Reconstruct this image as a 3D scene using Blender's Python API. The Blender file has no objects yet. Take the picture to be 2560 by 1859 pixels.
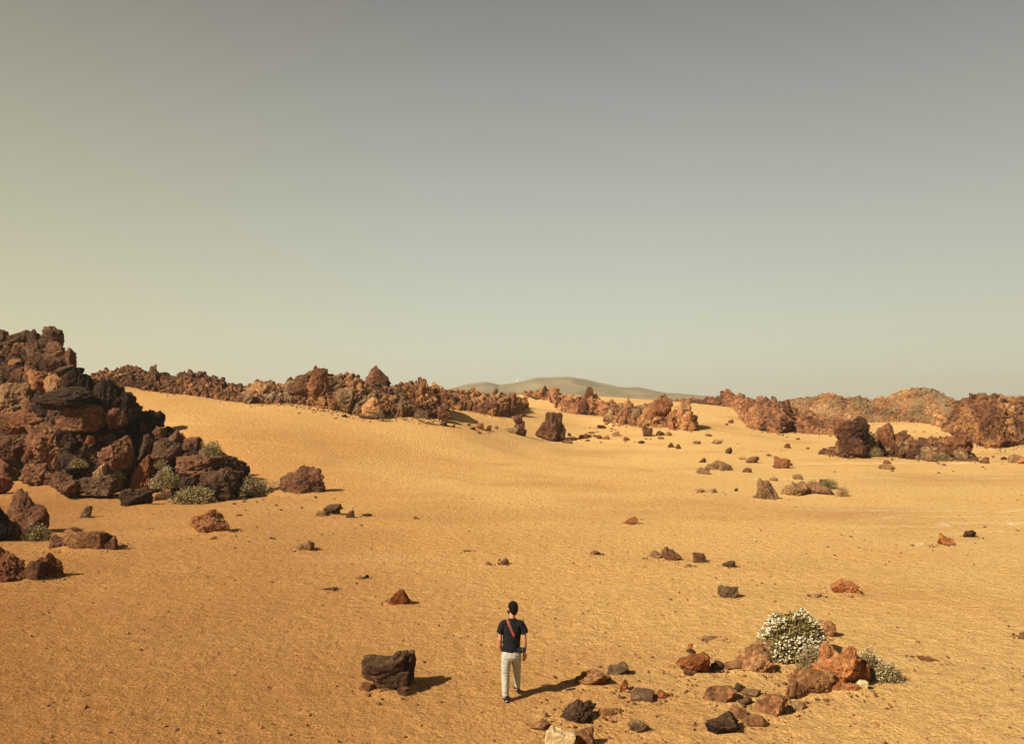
import bpy, bmesh, math, random
import numpy as np
from mathutils import Vector, Matrix
R = math.radians
SC = bpy.context.scene
COL = SC.collection
random.seed(7)

# ------------------------------------------------------------------ camera
F = 1728.0; CX = 1134.0; CY = 823.5; HZ = 886.0; CAMZ = 5.6      # picture units: 2268 x 1647
PITCH = math.atan((HZ - CY) / F)
cam = bpy.data.cameras.new('camera'); cam.lens = F / 2268 * 36; cam.sensor_width = 36
cam.clip_start = 0.1; cam.clip_end = 12000
camo = bpy.data.objects.new('view_camera', cam); COL.objects.link(camo)
camo.location = (0, 0, CAMZ); camo.rotation_euler = (math.pi / 2 + PITCH, 0, 0)
SC.camera = camo

# ------------------------------------------------------------------ sun, sky, exposure
SUN_DIR = Vector((0.80, 0.60, 0)).normalized()                   # way the shadows run on the ground
SUN_EL = R(39)
sv = Vector((SUN_DIR.x * math.cos(SUN_EL), SUN_DIR.y * math.cos(SUN_EL), -math.sin(SUN_EL)))
sun = bpy.data.lights.new('sun', 'SUN'); sun.energy = 5.0; sun.angle = R(0.5); sun.color = (1.0, 0.90, 0.74)
suno = bpy.data.objects.new('sun', sun); COL.objects.link(suno)
suno.rotation_euler = sv.to_track_quat('-Z', 'Y').to_euler(); suno.location = (-40, -40, 60)
SC.view_settings.view_transform = 'Standard'; SC.view_settings.look = 'None'
SC.view_settings.gamma = 1; SC.view_settings.exposure = 0.75; SC.view_settings.use_curve_mapping = False

w = bpy.data.worlds.new('World'); SC.world = w; w.use_nodes = True
nt = w.node_tree; nt.nodes.clear(); N = nt.nodes.new; Lk = nt.links.new
def srgb(r, g, b):
    f = lambda c: (c / 255 / 12.92) if c / 255 <= 0.04045 else ((c / 255 + 0.055) / 1.055) ** 2.4
    return (f(r), f(g), f(b))
out = N('ShaderNodeOutputWorld'); bg = N('ShaderNodeBackground'); bg.inputs[1].default_value = 0.1
sky = N('ShaderNodeTexSky'); sky.sky_type = 'NISHITA'; sky.sun_disc = False
sky.sun_elevation = SUN_EL; sky.sun_rotation = math.atan2(-SUN_DIR.x, -SUN_DIR.y)
sky.dust_density = 5; sky.air_density = 1.5; sky.altitude = 2000
tc = N('ShaderNodeTexCoord'); sx = N('ShaderNodeSeparateXYZ'); Lk(tc.outputs['Generated'], sx.inputs[0])
ramp = N('ShaderNodeValToRGB'); cr = ramp.color_ramp
def dust_stops(cr, stops):
    cr.elements[0].position = stops[0][0]; cr.elements[0].color = (*srgb(*stops[0][1]), 1)
    cr.elements[1].position = stops[-1][0]; cr.elements[1].color = (*srgb(*stops[-1][1]), 1)
    for p, c in stops[1:-1]:
        e = cr.elements.new(p); e.color = (*srgb(*c), 1)
dust_stops(cr, [(0.0, (200, 199, 177)), (0.08, (191, 193, 173)), (0.20, (173, 176, 161)), (0.33, (151, 152, 142)),
                (0.46, (125, 123, 116)), (0.62, (78, 80, 84)), (1.0, (52, 58, 68))])
Lk(sx.outputs['Z'], ramp.inputs[0])
# dust is warmer towards the west (left)
rw = N('ShaderNodeValToRGB'); cw = rw.color_ramp
dust_stops(cw, [(0.0, (255, 240, 212)), (0.45, (255, 255, 255)), (0.62, (255, 255, 255)), (1.0, (243, 238, 234))])
mr = N('ShaderNodeMapRange'); mr.inputs[1].default_value = -0.75; mr.inputs[2].default_value = 0.75
Lk(sx.outputs['X'], mr.inputs[0]); Lk(mr.outputs[0], rw.inputs[0])
mul = N('ShaderNodeMix'); mul.data_type = 'RGBA'; mul.blend_type = 'MULTIPLY'; mul.inputs[0].default_value = 1
Lk(ramp.outputs[0], mul.inputs[6]); Lk(rw.outputs[0], mul.inputs[7])
x10 = N('ShaderNodeVectorMath'); x10.operation = 'SCALE'; x10.inputs['Scale'].default_value = 6.9
Lk(mul.outputs[2], x10.inputs[0])
mx = N('ShaderNodeMix'); mx.data_type = 'RGBA'; mx.inputs[0].default_value = 0.93
Lk(sky.outputs[0], mx.inputs[6]); Lk(x10.outputs[0], mx.inputs[7])
Lk(mx.outputs[2], bg.inputs[0]); Lk(bg.outputs[0], out.inputs[0])

# ------------------------------------------------------------------ numeric helpers
_rp = np.random.RandomState(3)
PERM = _rp.permutation(512).astype(np.int64); PERM = np.concatenate([PERM, PERM, PERM])
GR = _rp.normal(size=(512, 3)); GR /= np.linalg.norm(GR, axis=1)[:, None]
RV = _rp.rand(512, 3)
def _h(i, j, k): return PERM[(PERM[(PERM[i & 511] + j) & 511] + k) & 511] & 511
def perlin(p):
    p = np.asarray(p, float); i = np.floor(p).astype(np.int64); f = p - i
    u = f * f * f * (f * (f * 6 - 15) + 10); s = 0
    for dx in (0, 1):
        for dy in (0, 1):
            for dz in (0, 1):
                g = GR[_h(i[:, 0] + dx, i[:, 1] + dy, i[:, 2] + dz)]
                d = (g * (f - np.array([dx, dy, dz]))).sum(1)
                wt = (u[:, 0] if dx else 1 - u[:, 0]) * (u[:, 1] if dy else 1 - u[:, 1]) * (u[:, 2] if dz else 1 - u[:, 2])
                s = s + d * wt
    return s * 1.5
def fbm(p, o=3, g=0.5):
    s = 0; a = 1
    for k in range(o): s = s + a * perlin(p * 2.03 ** k + 17.3 * k); a *= g
    return s
def ridged(p, o=3, g=0.5):
    s = 0; a = 1
    for k in range(o): s = s + a * (0.5 - np.abs(perlin(p * 2.1 ** k + 9.1 * k))); a *= g
    return s
def worley(p):
    i = np.floor(p).astype(np.int64); f1 = np.full(len(p), 9.0); f2 = f1.copy(); idc = np.zeros(len(p))
    for dx in (-1, 0, 1):
        for dy in (-1, 0, 1):
            for dz in (-1, 0, 1):
                c = i + np.array([dx, dy, dz]); h = _h(c[:, 0], c[:, 1], c[:, 2])
                d = np.linalg.norm(c + RV[h] - p, axis=1)
                m = d < f1
                f2 = np.where(m, f1, np.minimum(f2, d)); idc = np.where(m, h / 512.0, idc); f1 = np.where(m, d, f1)
    return f1, f2, idc

ICO = {}
def ico(n):
    if n not in ICO:
        b = bmesh.new(); bmesh.ops.create_icosphere(b, subdivisions=n, radius=1)
        v = np.array([x.co[:] for x in b.verts]); f = np.array([[q.index for q in t.verts] for t in b.faces]); b.free()
        ICO[n] = (v, f)
    return ICO[n]

def mesh_obj(name, V, Fc, mat=None, parent=None, smooth=True):
    me = bpy.data.meshes.new(name)
    Fc = np.asarray(Fc); n, k = Fc.shape
    me.vertices.add(len(V)); me.vertices.foreach_set('co', np.asarray(V, np.float32).ravel())
    me.loops.add(n * k); me.loops.foreach_set('vertex_index', Fc.astype(np.int32).ravel())
    me.polygons.add(n); me.polygons.foreach_set('loop_start', np.arange(0, n * k, k, dtype=np.int32))
    me.polygons.foreach_set('loop_total', np.full(n, k, np.int32))
    me.polygons.foreach_set('use_smooth', np.full(n, smooth))
    me.update(); me.validate()
    if mat: me.materials.append(mat)
    o = bpy.data.objects.new(name, me); COL.objects.link(o)
    if parent: o.parent = parent
    return o
def tag(o, label=None, cat=None, group=None, kind=None):
    if label: o['label'] = label
    if cat: o['category'] = cat
    if group: o['group'] = group
    if kind: o['kind'] = kind
    return o
def empty(name, loc=(0, 0, 0)):
    o = bpy.data.objects.new(name, None); COL.objects.link(o); o.location = loc; o.empty_display_size = 0.2
    return o

# ------------------------------------------------------------------ picture <-> world
cp, sp = math.cos(PITCH), math.sin(PITCH)
def ray(u, v):
    x = (u - CX) / F; y = (CY - v) / F
    return np.array([x, cp - y * sp, sp + y * cp])
def at(u, v, Y):
    d = ray(u, v); return np.array([0, 0, CAMZ]) + d * (Y / d[1])

# outcrops: name -> list of (u, v_top, v_base, distance of the base)
OUT = {
 'A': [(205,829,850,88),(213,827,850,88),(247,821,852,87),(285,813,856,86),(306,816,860,85),(331,824,865,84),(336,813,866,84),(345,813,867,84),(354,831,868,84),(371,828,871,83),(390,834,873,83),(403,825,875,83),(429,821,878,82),(450,822,881,82),(464,833,883,82),(491,840,887,81),(500,848,888,81),(545,857,893,80),(556,866,893,80)],
 'B': [(548,860,893,80),(555,850,893,80),(563,846,893,80),(600,846,893,80),(615,853,893,80),(632,858,892,80),(647,843,894,80),(660,833,896,80),(682,826,899,80),(705,813,903,79),(718,816,905,79),(724,829,906,79),(754,829,910,78),(772,824,913,78),(793,840,917,77),(812,844,920,77),(862,856,923,78),(885,855,924,78),(889,847,925,78),(911,848,926,79),(921,842,926,79),(939,842,927,79),(943,852,927,79),(971,854,928,80),(990,870,928,80)],
 'C': [(970,862,903,100),(992,857,905,100),(1024,856,909,100),(1031,861,910,100),(1049,856,913,100),(1064,863,915,99),(1093,860,920,98),(1121,861,919,100),(1140,868,915,104),(1150,882,912,106),(1168,889,902,118)],
 'D': [(1155,869,874,172),(1176,866,877,165),(1184,871,879,161),(1200,862,883,155),(1207,853,885,152),(1213,861,887,150),(1217,855,888,149),(1232,860,898,140),(1239,868,910,130),(1270,873,916,125),(1280,874,917,124),(1298,863,918,122),(1301,855,919,122),(1313,855,920,121),(1316,868,920,121),(1325,880,921,120),(1364,886,926,114),(1372,900,926,112)],
 'E': [(1340,905,931,110),(1357,900,933,109),(1372,884,935,108),(1386,875,937,107),(1396,878,938,107),(1399,890,939,106),(1434,883,943,105),(1455,872,944,104),(1479,879,945,104),(1486,888,946,104),(1490,920,947,103)],
 'E2':[(1481,925,950,100),(1496,902,951,100),(1508,890,952,100),(1526,885,953,99),(1530,908,953,99),(1537,926,950,100),(1546,944,948,101)],
 'F': [(1486,888,893,170),(1517,883,894,168),(1548,883,896,165),(1557,886,896,165),(1569,877,896,165),(1586,881,896,165),(1608,860,900,160),(1620,864,905,155),(1627,871,910,150),(1655,872,944,120),(1668,880,950,116),(1686,874,954,113),(1709,876,958,111),(1728,879,961,110),(1748,883,956,116),(1756,899,956,116),(1792,908,958,114),(1827,926,962,112),(1861,938,962,112),(1872,950,962,112)],
 'G': [(1735,884,925,175),(1809,874,930,170),(1838,866,932,168),(1855,871,933,166),(1875,881,934,165),(1902,873,934,165),(1929,883,934,165),(1951,875,934,165),(1961,878,934,165),(1995,862,934,165),(2045,853,936,160),(2070,858,940,150),(2089,870,948,140),(2120,884,950,137),(2150,900,950,137)],
 'H': [(2085,948,953,135),(2100,920,955,130),(2120,884,966,117),(2140,875,976,107),(2164,869,985,98),(2171,865,988,95),(2178,869,990,93),(2210,869,992,91),(2218,865,991,92),(2226,877,989,94),(2250,876,986,97),(2290,872,983,100),(2330,870,983,100)],
 'I': [(1813,1003,1005,81),(1838,989,1009,78),(1855,989,1012,77),(1859,925,1013,76),(1868,921,1014,76),(1880,927,1016,74.5),(1912,928,1013,76),(1921,953,1012,77),(1933,955,1010,78),(1948,941,1009,79),(1955,935,1009,79),(1963,938,1010,78),(1980,957,1011,78),(1990,953,1012,77),(2003,954,1014,76),(2010,966,1015,75),(2047,969,1018,73.5),(2070,970,1020,72),(2087,961,1019,73),(2096,961,1018,73),(2112,969,1018,73),(2137,974,1020,72),(2143,996,1021,72),(2168,1020,1022,71)],
 'L': [(-120,728,1050,60),(0,729,1047,60),(35,734,1054,58),(60,735,1058,56),(95,737,1064,54),(130,746,1078,50),(145,776,1088,48),(160,792,1090,47.7),(168,815,1088,48),(200,828,1086,48.5),(262,838,1083,49),(290,862,1080,50),(303,905,1078,50.5),(325,918,1080,50),(345,925,1084,49),(362,945,1088,48),(420,976,1094,46.7),(448,990,1096,46.3),(500,1018,1097,46),(545,1042,1093,46.8),(560,1068,1085,48.5)],
}
CT = [(-60,1647,12.7),(1134,1647,12.7),(2330,1647,12.7),(-60,1450,17.2),(1134,1450,17.2),(2330,1450,17.2),(-60,1300,23.4),(700,1300,23.4),(1500,1300,23.4),(2330,1300,23.4),
      (-60,1190,31.8),(450,1190,31.8),(1000,1190,31.8),(1600,1190,31.8),(2330,1190,31.8),
      (640,1095,45.5),(800,1090,46.8),(1134,1080,49.5),(1600,1095,46.3),(2000,1080,49.9),(2330,1095,46.3),
      (480,960,62),(600,1010,57),(700,960,67),(850,960,70),(850,1010,62),(1000,1010,67),(1150,1000,76),(1400,1040,62.8),(1700,1040,62.8),(2100,1060,55.6),(340,885,76),(420,900,75),(330,920,68),
      (1148,962,88),(1220,978,92),(1300,965,97),(1400,975,92),(1500,993,85),(1600,1004,80),(1700,1000,84),(1780,985,96),(1600,925,130),(1560,940,112),(1190,905,125),(1340,948,108),
      (2000,952,142),(2060,957,133),(2240,1010,78),(2330,1010,78),(1950,1030,67)]
pts = [at(u, v, Y) for u, v, Y in CT]
for k, prof in OUT.items():
    if k == 'L':
        sel = [p for i, p in enumerate(prof) if i in (0, 1, 4, 7, 11, 13, 16, 18)]
    else: sel = prof[::3] + [prof[-1]]
    for u, vt, vb, Y in sel: pts.append(at(u, vb, Y))
for X, Y, Z in ((-12,0,0),(12,0,0),(0,-20,0),(-40,-20,.5),(40,-20,0),(-45,20,1),(45,20,0),(-75,50,6),(-60,75,9.5),(-80,110,10),(-40,130,7),(0,200,4),(0,280,4),(-120,250,6),(120,250,3),(90,60,0),(110,120,.5),(-150,60,8),(0,160,4.6),(60,200,2.6)):
    pts.append(np.array([X, Y, Z]))
P = np.array(pts); PC = P[:, :2] / 50.0
def _U(r2): return np.where(r2 > 1e-12, r2 * np.log(np.maximum(r2, 1e-12)) * 0.5, 0)
n = len(P); K = _U(((PC[:, None] - PC[None]) ** 2).sum(-1)) + np.eye(n) * 0.002
Qm = np.hstack([np.ones((n, 1)), PC]); A_ = np.zeros((n + 3, n + 3)); A_[:n, :n] = K; A_[:n, n:] = Qm; A_[n:, :n] = Qm.T
W = np.linalg.solve(A_, np.concatenate([P[:, 2], np.zeros(3)]))
def height(x, y):
    x = np.atleast_1d(np.asarray(x, float)); y = np.atleast_1d(np.asarray(y, float)); z = np.empty(len(x))
    for s in range(0, len(x), 40000):
        q = np.stack([x[s:s+40000], y[s:s+40000]], 1) / 50
        q0 = q.copy(); q[:, 0] = np.clip(q[:, 0], -3.2, 2.6); q[:, 1] = np.clip(q[:, 1], -0.5, 5.8)
        z[s:s+40000] = _U(((q[:, None] - PC[None]) ** 2).sum(-1)) @ W[:n] + W[n] + q @ W[n+1:]
    d = np.sqrt(x ** 2 + y ** 2); t = np.clip((d - 230) / 200, 0, 1); t = t * t * (3 - 2 * t)
    z = z * (1 - t) + 3.0 * t
    near = np.clip((d - 10) / 30, 0.25, 1)
    p3 = np.stack([x / 7, y / 7, 0 * x], 1)
    z = z + fbm(p3, 3) * 0.10 * near * (1 - t)
    return z
def hit(u, v):
    d = ray(u, v); ys = np.concatenate([np.linspace(8, 60, 900), np.linspace(60, 260, 1200)]); t = ys / d[1]
    x = d[0] * t; zz = CAMZ + d[2] * t; hh = height(x, ys); m = np.nonzero(zz < hh)[0]
    if len(m) == 0: return np.array([x[-1], ys[-1], hh[-1]])
    i = max(m[0], 1); a = (zz[i-1] - hh[i-1]); b = (hh[i] - zz[i]); k = a / max(a + b, 1e-9)
    y = ys[i-1] + (ys[i] - ys[i-1]) * k
    return np.array([d[0] * y / d[1], y, height(d[0] * y / d[1], y)[0]])

# ------------------------------------------------------------------ materials
KA = 0.70                                                        # all measured tones are scaled to real reflectances
def new_mat(name):
    m = bpy.data.materials.new(name); m.use_nodes = True; t = m.node_tree
    b = t.nodes['Principled BSDF']; b.inputs['Specular IOR Level'].default_value = 0.15
    return m, t, b
def plain(name, col, rough=0.8, spec=0.2, bump=0, bscale=60):
    m, t, b = new_mat(name); b.inputs['Roughness'].default_value = rough; b.inputs['Specular IOR Level'].default_value = spec
    tcn = t.nodes.new('ShaderNodeTexCoord')
    nz = t.nodes.new('ShaderNodeTexNoise'); nz.inputs['Scale'].default_value = bscale; nz.inputs['Detail'].default_value = 4
    t.links.new(tcn.outputs['Object'], nz.inputs[0])
    r = t.nodes.new('ShaderNodeValToRGB')
    r.color_ramp.elements[0].position = 0.3; r.color_ramp.elements[1].position = 0.7
    r.color_ramp.elements[0].color = (*[c * 0.78 for c in col], 1); r.color_ramp.elements[1].color = (*[min(c * 1.2, 1) for c in col], 1)
    t.links.new(nz.outputs[0], r.inputs[0]); t.links.new(r.outputs[0], b.inputs['Base Color'])
    if bump:
        bn = t.nodes.new('ShaderNodeBump'); bn.inputs['Strength'].default_value = bump; bn.inputs['Distance'].default_value = 0.01
        t.links.new(nz.outputs[0], bn.inputs['Height']); t.links.new(bn.outputs[0], b.inputs['Normal'])
    return m
def rock_mat(name, dark, mid, light, dust=0.25, sc=1.0, bd=0.05):
    dark, mid, light = [tuple(c * KA for c in q) for q in (dark, mid, light)]
    """mottled volcanic rock: large patches, small mottling, sandy dust lying on faces that look up"""
    m, t, b = new_mat(name); b.inputs['Roughness'].default_value = 0.95; b.inputs['Specular IOR Level'].default_value = 0.08
    N_, L_ = t.nodes.new, t.links.new
    tcn = N_('ShaderNodeTexCoord'); oi = N_('ShaderNodeObjectInfo')
    geo = N_('ShaderNodeNewGeometry')
    off = N_('ShaderNodeVectorMath'); off.operation = 'ADD'; L_(geo.outputs['Position'], off.inputs[0])
    n1 = N_('ShaderNodeTexNoise'); n1.inputs['Scale'].default_value = 0.9 * sc; n1.inputs['Detail'].default_value = 5; n1.inputs['Roughness'].default_value = 0.65
    n2 = N_('ShaderNodeTexNoise'); n2.inputs['Scale'].default_value = 7 * sc; n2.inputs['Detail'].default_value = 6; n2.inputs['Roughness'].default_value = 0.7
    for q in (n1, n2): L_(off.outputs[0], q.inputs[0])
    mixf = N_('ShaderNodeMath'); mixf.operation = 'MULTIPLY_ADD'; mixf.inputs[1].default_value = 0.55
    n0 = N_('ShaderNodeTexNoise'); n0.inputs['Scale'].default_value = 0.17 * sc ** .5; n0.inputs['Detail'].default_value = 3; L_(off.outputs[0], n0.inputs[0])
    n01 = N_('ShaderNodeMath'); n01.operation = 'ADD'; L_(n0.outputs[0], n01.inputs[0]); L_(n1.outputs[0], n01.inputs[1])
    L_(n01.outputs[0], mixf.inputs[0]); mixf.inputs[1].default_value = 0.31
    hm = N_('ShaderNodeMath'); hm.operation = 'MULTIPLY'; hm.inputs[1].default_value = 0.38; L_(n2.outputs[0], hm.inputs[0]); L_(hm.outputs[0], mixf.inputs[2])
    r = N_('ShaderNodeValToRGB'); e = r.color_ramp.elements
    e[0].position = 0.415; e[0].color = (*dark, 1); e[1].position = 0.595; e[1].color = (*light, 1)
    k = r.color_ramp.elements.new(0.5); k.color = (*mid, 1)
    L_(mixf.outputs[0], r.inputs[0])
    # each rock a little lighter or darker
    hs = N_('ShaderNodeHueSaturation'); vr = N_('ShaderNodeMapRange'); vr.inputs[3].default_value = 0.8; vr.inputs[4].default_value = 1.25
    L_(oi.outputs['Random'], vr.inputs[0]); L_(vr.outputs[0], hs.inputs['Value']); L_(r.outputs[0], hs.inputs['Color'])
    last = hs.outputs[0]
    if dust:
        sxn = N_('ShaderNodeSeparateXYZ'); L_(geo.outputs['Normal'], sxn.inputs[0])
        mrn = N_('ShaderNodeMapRange'); mrn.inputs[1].default_value = 0.55; mrn.inputs[2].default_value = 0.98
        L_(sxn.outputs['Z'], mrn.inputs[0])
        mm = N_('ShaderNodeMath'); mm.operation = 'MULTIPLY'; L_(mrn.outputs[0], mm.inputs[0]); L_(n2.outputs[0], mm.inputs[1])
        m2 = N_('ShaderNodeMath'); m2.operation = 'MULTIPLY'; m2.inputs[1].default_value = dust * 2; L_(mm.outputs[0], m2.inputs[0])
        dx = N_('ShaderNodeMix'); dx.data_type = 'RGBA'; L_(m2.outputs[0], dx.inputs[0]); L_(last, dx.inputs[6]); dx.inputs[7].default_value = (0.30, 0.175, 0.075, 1)
        last = dx.outputs[2]
    L_(last, b.inputs['Base Color'])
    v3 = N_('ShaderNodeTexNoise'); v3.inputs['Scale'].default_value = 3.2 * sc; v3.inputs['Detail'].default_value = 8; v3.inputs['Roughness'].default_value = 0.72
    L_(off.outputs[0], v3.inputs[0])
    vo = N_('ShaderNodeTexVoronoi'); vo.feature = 'DISTANCE_TO_EDGE'; vo.inputs['Scale'].default_value = 3.5 * sc
    wv = N_('ShaderNodeVectorMath'); wv.operation = 'ADD'; L_(off.outputs[0], wv.inputs[0])
    ws = N_('ShaderNodeVectorMath'); ws.operation = 'SCALE'; ws.inputs['Scale'].default_value = 0.5 / sc; L_(n2.outputs['Color'], ws.inputs[0]); L_(ws.outputs[0], wv.inputs[1])
    L_(wv.outputs[0], vo.inputs['Vector'])
    vm = N_('ShaderNodeMath'); vm.operation = 'MINIMUM'; vm.inputs[1].default_value = 0.12; L_(vo.outputs['Distance'], vm.inputs[0])
    va = N_('ShaderNodeMath'); va.operation = 'MULTIPLY_ADD'; va.inputs[1].default_value = 1.6; L_(vm.outputs[0], va.inputs[0]); L_(v3.outputs[0], va.inputs[2])
    bn = N_('ShaderNodeBump'); bn.inputs['Strength'].default_value = 0.85; bn.inputs['Distance'].default_value = bd / sc * 4.5
    L_(va.outputs[0], bn.inputs['Height']); L_(bn.outputs[0], b.inputs['Normal'])
    return m
M = {
 'sienna': rock_mat('sienna_lava', (.12,.050,.023), (.40,.175,.068), (.64,.34,.15), 0.3, 1.3),
 'dark':  rock_mat('dark_basalt', (.032,.019,.013), (.115,.060,.034), (.26,.135,.07), 0.22, 1.2),
 'black': rock_mat('shade_black_basalt', (.022,.014,.011), (.055,.030,.020), (.13,.068,.04), 0.12, 1.2),  # basalt with the shade of sun-averted faces put into its colour
 'brown': rock_mat('brown_lava', (.06,.028,.017), (.20,.086,.042), (.38,.18,.085), 0.25, 1.2),
 'red':   rock_mat('red_brown_lava', (.08,.028,.015), (.27,.098,.040), (.46,.20,.08), 0.2, 1.2),
 'rust':  rock_mat('rust_orange_lava', (.20,.060,.020), (.50,.170,.052), (.70,.31,.12), 0.15, 1.6),
 'tan':   rock_mat('tan_tuff', (.18,.095,.042), (.40,.215,.095), (.58,.36,.17), 0.3, 1.2),
 'pale':  rock_mat('pale_pumice', (.50,.33,.14), (.74,.52,.25), (.86,.66,.36), 0.0, 1.2, .02),
 'grey':  rock_mat('grey_stone', (.07,.042,.025), (.20,.115,.060), (.36,.225,.12), 0.15, 1.2),
 'fdark': rock_mat('far_dark_lava', (.06,.026,.016), (.19,.080,.040), (.36,.17,.08), 0.2, 0.45),
 'fred':  rock_mat('far_red_lava', (.10,.038,.018), (.34,.135,.055), (.60,.30,.13), 0.3, 0.45),
 'forange': rock_mat('far_orange_lava', (.22,.080,.028), (.56,.25,.090), (.75,.42,.18), 0.3, 0.45),
 'ftan':  rock_mat('far_tan_lava', (.15,.085,.04), (.34,.20,.09), (.50,.34,.17), 0.4, 0.45),
}
def ground_mat():
    m, t, b = new_mat('sandy_gravel'); b.inputs['Roughness'].default_value = 0.97; b.inputs['Specular IOR Level'].default_value = 0.05
    N_, L_ = t.nodes.new, t.links.new
    geo = N_('ShaderNodeNewGeometry'); pos = geo.outputs['Position']
    def noise(sc, det, ro, vec=None):
        q = N_('ShaderNodeTexNoise'); q.inputs['Scale'].default_value = sc; q.inputs['Detail'].default_value = det; q.inputs['Roughness'].default_value = ro
        L_(vec or pos, q.inputs[0]); return q
    sxn = N_('ShaderNodeSeparateXYZ'); L_(pos, sxn.inputs[0])
    # broad tone: browner gravel with vignette darkening painted in at left, yellow pumice at right
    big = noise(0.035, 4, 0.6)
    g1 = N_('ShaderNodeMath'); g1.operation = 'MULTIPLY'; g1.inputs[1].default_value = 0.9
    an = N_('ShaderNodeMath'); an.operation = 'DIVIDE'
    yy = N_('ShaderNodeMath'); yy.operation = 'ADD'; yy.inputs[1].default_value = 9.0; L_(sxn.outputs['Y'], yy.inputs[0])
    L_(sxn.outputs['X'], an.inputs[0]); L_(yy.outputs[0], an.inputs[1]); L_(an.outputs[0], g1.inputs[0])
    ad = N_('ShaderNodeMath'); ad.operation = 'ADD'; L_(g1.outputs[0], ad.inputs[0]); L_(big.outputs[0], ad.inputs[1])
    # farther sand is finer and yellower
    yr = N_('ShaderNodeMapRange'); yr.inputs[1].default_value = 8; yr.inputs[2].default_value = 75; yr.inputs[3].default_value = -0.08; yr.inputs[4].default_value = 0.30
    L_(sxn.outputs['Y'], yr.inputs[0])
    a2 = N_('ShaderNodeMath'); a2.operation = 'ADD'; L_(ad.outputs[0], a2.inputs[0]); L_(yr.outputs[0], a2.inputs[1])
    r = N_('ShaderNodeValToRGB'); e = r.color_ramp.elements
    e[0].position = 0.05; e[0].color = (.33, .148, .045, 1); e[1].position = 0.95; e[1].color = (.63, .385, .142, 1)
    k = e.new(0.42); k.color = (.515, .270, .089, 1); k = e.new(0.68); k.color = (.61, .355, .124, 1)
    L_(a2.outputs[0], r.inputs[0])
    # orange patches
    op = noise(0.11, 4, 0.6)
    orr = N_('ShaderNodeMapRange'); orr.inputs[1].default_value = 0.52; orr.inputs[2].default_value = 0.72; orr.inputs[4].default_value = 0.55
    L_(op.outputs[0], orr.inputs[0])
    ox = N_('ShaderNodeMix'); ox.data_type = 'RGBA'; L_(orr.outputs[0], ox.inputs[0]); L_(r.outputs[0], ox.inputs[6]); ox.inputs[7].default_value = (.62, .315, .100, 1)
    # pale streaks of blown pumice, long across the slope
    mp = N_('ShaderNodeMapping'); mp.inputs['Scale'].default_value = (0.06, 0.5, 0.3); mp.inputs['Rotation'].default_value = (0, 0, R(14)); L_(pos, mp.inputs[0])
    st = noise(1.0, 5, 0.6, mp.outputs[0])
    sr = N_('ShaderNodeMapRange'); sr.inputs[1].default_value = 0.60; sr.inputs[2].default_value = 0.74; sr.inputs[4].default_value = 0.28; L_(st.outputs[0], sr.inputs[0])
    px = N_('ShaderNodeMix'); px.data_type = 'RGBA'; L_(sr.outputs[0], px.inputs[0]); L_(ox.outputs[2], px.inputs[6]); px.inputs[7].default_value = (.66, .46, .21, 1)
    # dark and pale grains
    gr = noise(20, 4, 0.8)
    gm = N_('ShaderNodeMapRange'); gm.inputs[1].default_value = 0.3; gm.inputs[2].default_value = 0.7; gm.inputs[3].default_value = 0.62; gm.inputs[4].default_value = 1.32; L_(gr.outputs[0], gm.inputs[0])
    md = noise(5.0, 4, 0.65)
    gm2 = N_('ShaderNodeMapRange'); gm2.inputs[1].default_value = 0.3; gm2.inputs[2].default_value = 0.7; gm2.inputs[3].default_value = 0.84; gm2.inputs[4].default_value = 1.14; L_(md.outputs[0], gm2.inputs[0])
    mm = N_('ShaderNodeMath'); mm.operation = 'MULTIPLY'; L_(gm.outputs[0], mm.inputs[0]); L_(gm2.outputs[0], mm.inputs[1])
    hs = N_('ShaderNodeHueSaturation'); L_(mm.outputs[0], hs.inputs['Value']); L_(px.outputs[2], hs.inputs['Color'])
    wn = noise(.22, 4, .6)
    def nd(op, a, b_=None):
        q = N_('ShaderNodeMath'); q.operation = op
        for i_, v_ in enumerate((a, b_)):
            if v_ is None: continue
            if isinstance(v_, (int, float)): q.inputs[i_].default_value = v_
            else: L_(v_, q.inputs[i_])
        return q.outputs[0]
    yw = nd('SUBTRACT', nd('ADD', sxn.outputs['Y'], nd('MULTIPLY', wn.outputs[0], 5.0)), nd('MULTIPLY', sxn.outputs['X'], .10))
    stk = None
    for y0, wd_ in ((35.9, .30), (37.6, .16), (39.8, .22), (33.6, .12), (56.0, .5), (68.0, .5)):
        q = nd('SUBTRACT', 1.0, nd('DIVIDE', nd('ABSOLUTE', nd('SUBTRACT', yw, y0)), wd_)); q = nd('MAXIMUM', q, 0.0); stk = q if stk is None else nd('MAXIMUM', stk, q)
    xr = N_('ShaderNodeMapRange'); xr.inputs[1].default_value = 12.5; xr.inputs[2].default_value = 19; L_(sxn.outputs['X'], xr.inputs[0])
    stk = nd('MULTIPLY', nd('MULTIPLY', stk, xr.outputs[0]), nd('MULTIPLY', md.outputs[0], 1.3))
    wx_ = N_('ShaderNodeMix'); wx_.data_type = 'RGBA'; L_(stk, wx_.inputs[0]); L_(hs.outputs[0], wx_.inputs[6]); wx_.inputs[7].default_value = (.78, .60, .32, 1)
    # drifts of darker cinders lying in long soft bands, and thin spots of crust
    mp2 = N_('ShaderNodeMapping'); mp2.inputs['Scale'].default_value = (0.055, 0.11, 0.1); mp2.inputs['Rotation'].default_value = (0, 0, R(-25)); mp2.inputs['Location'].default_value = (3.1, 1.7, 0); L_(pos, mp2.inputs[0])
    cb_ = noise(1.0, 6, 0.62, mp2.outputs[0])
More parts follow.
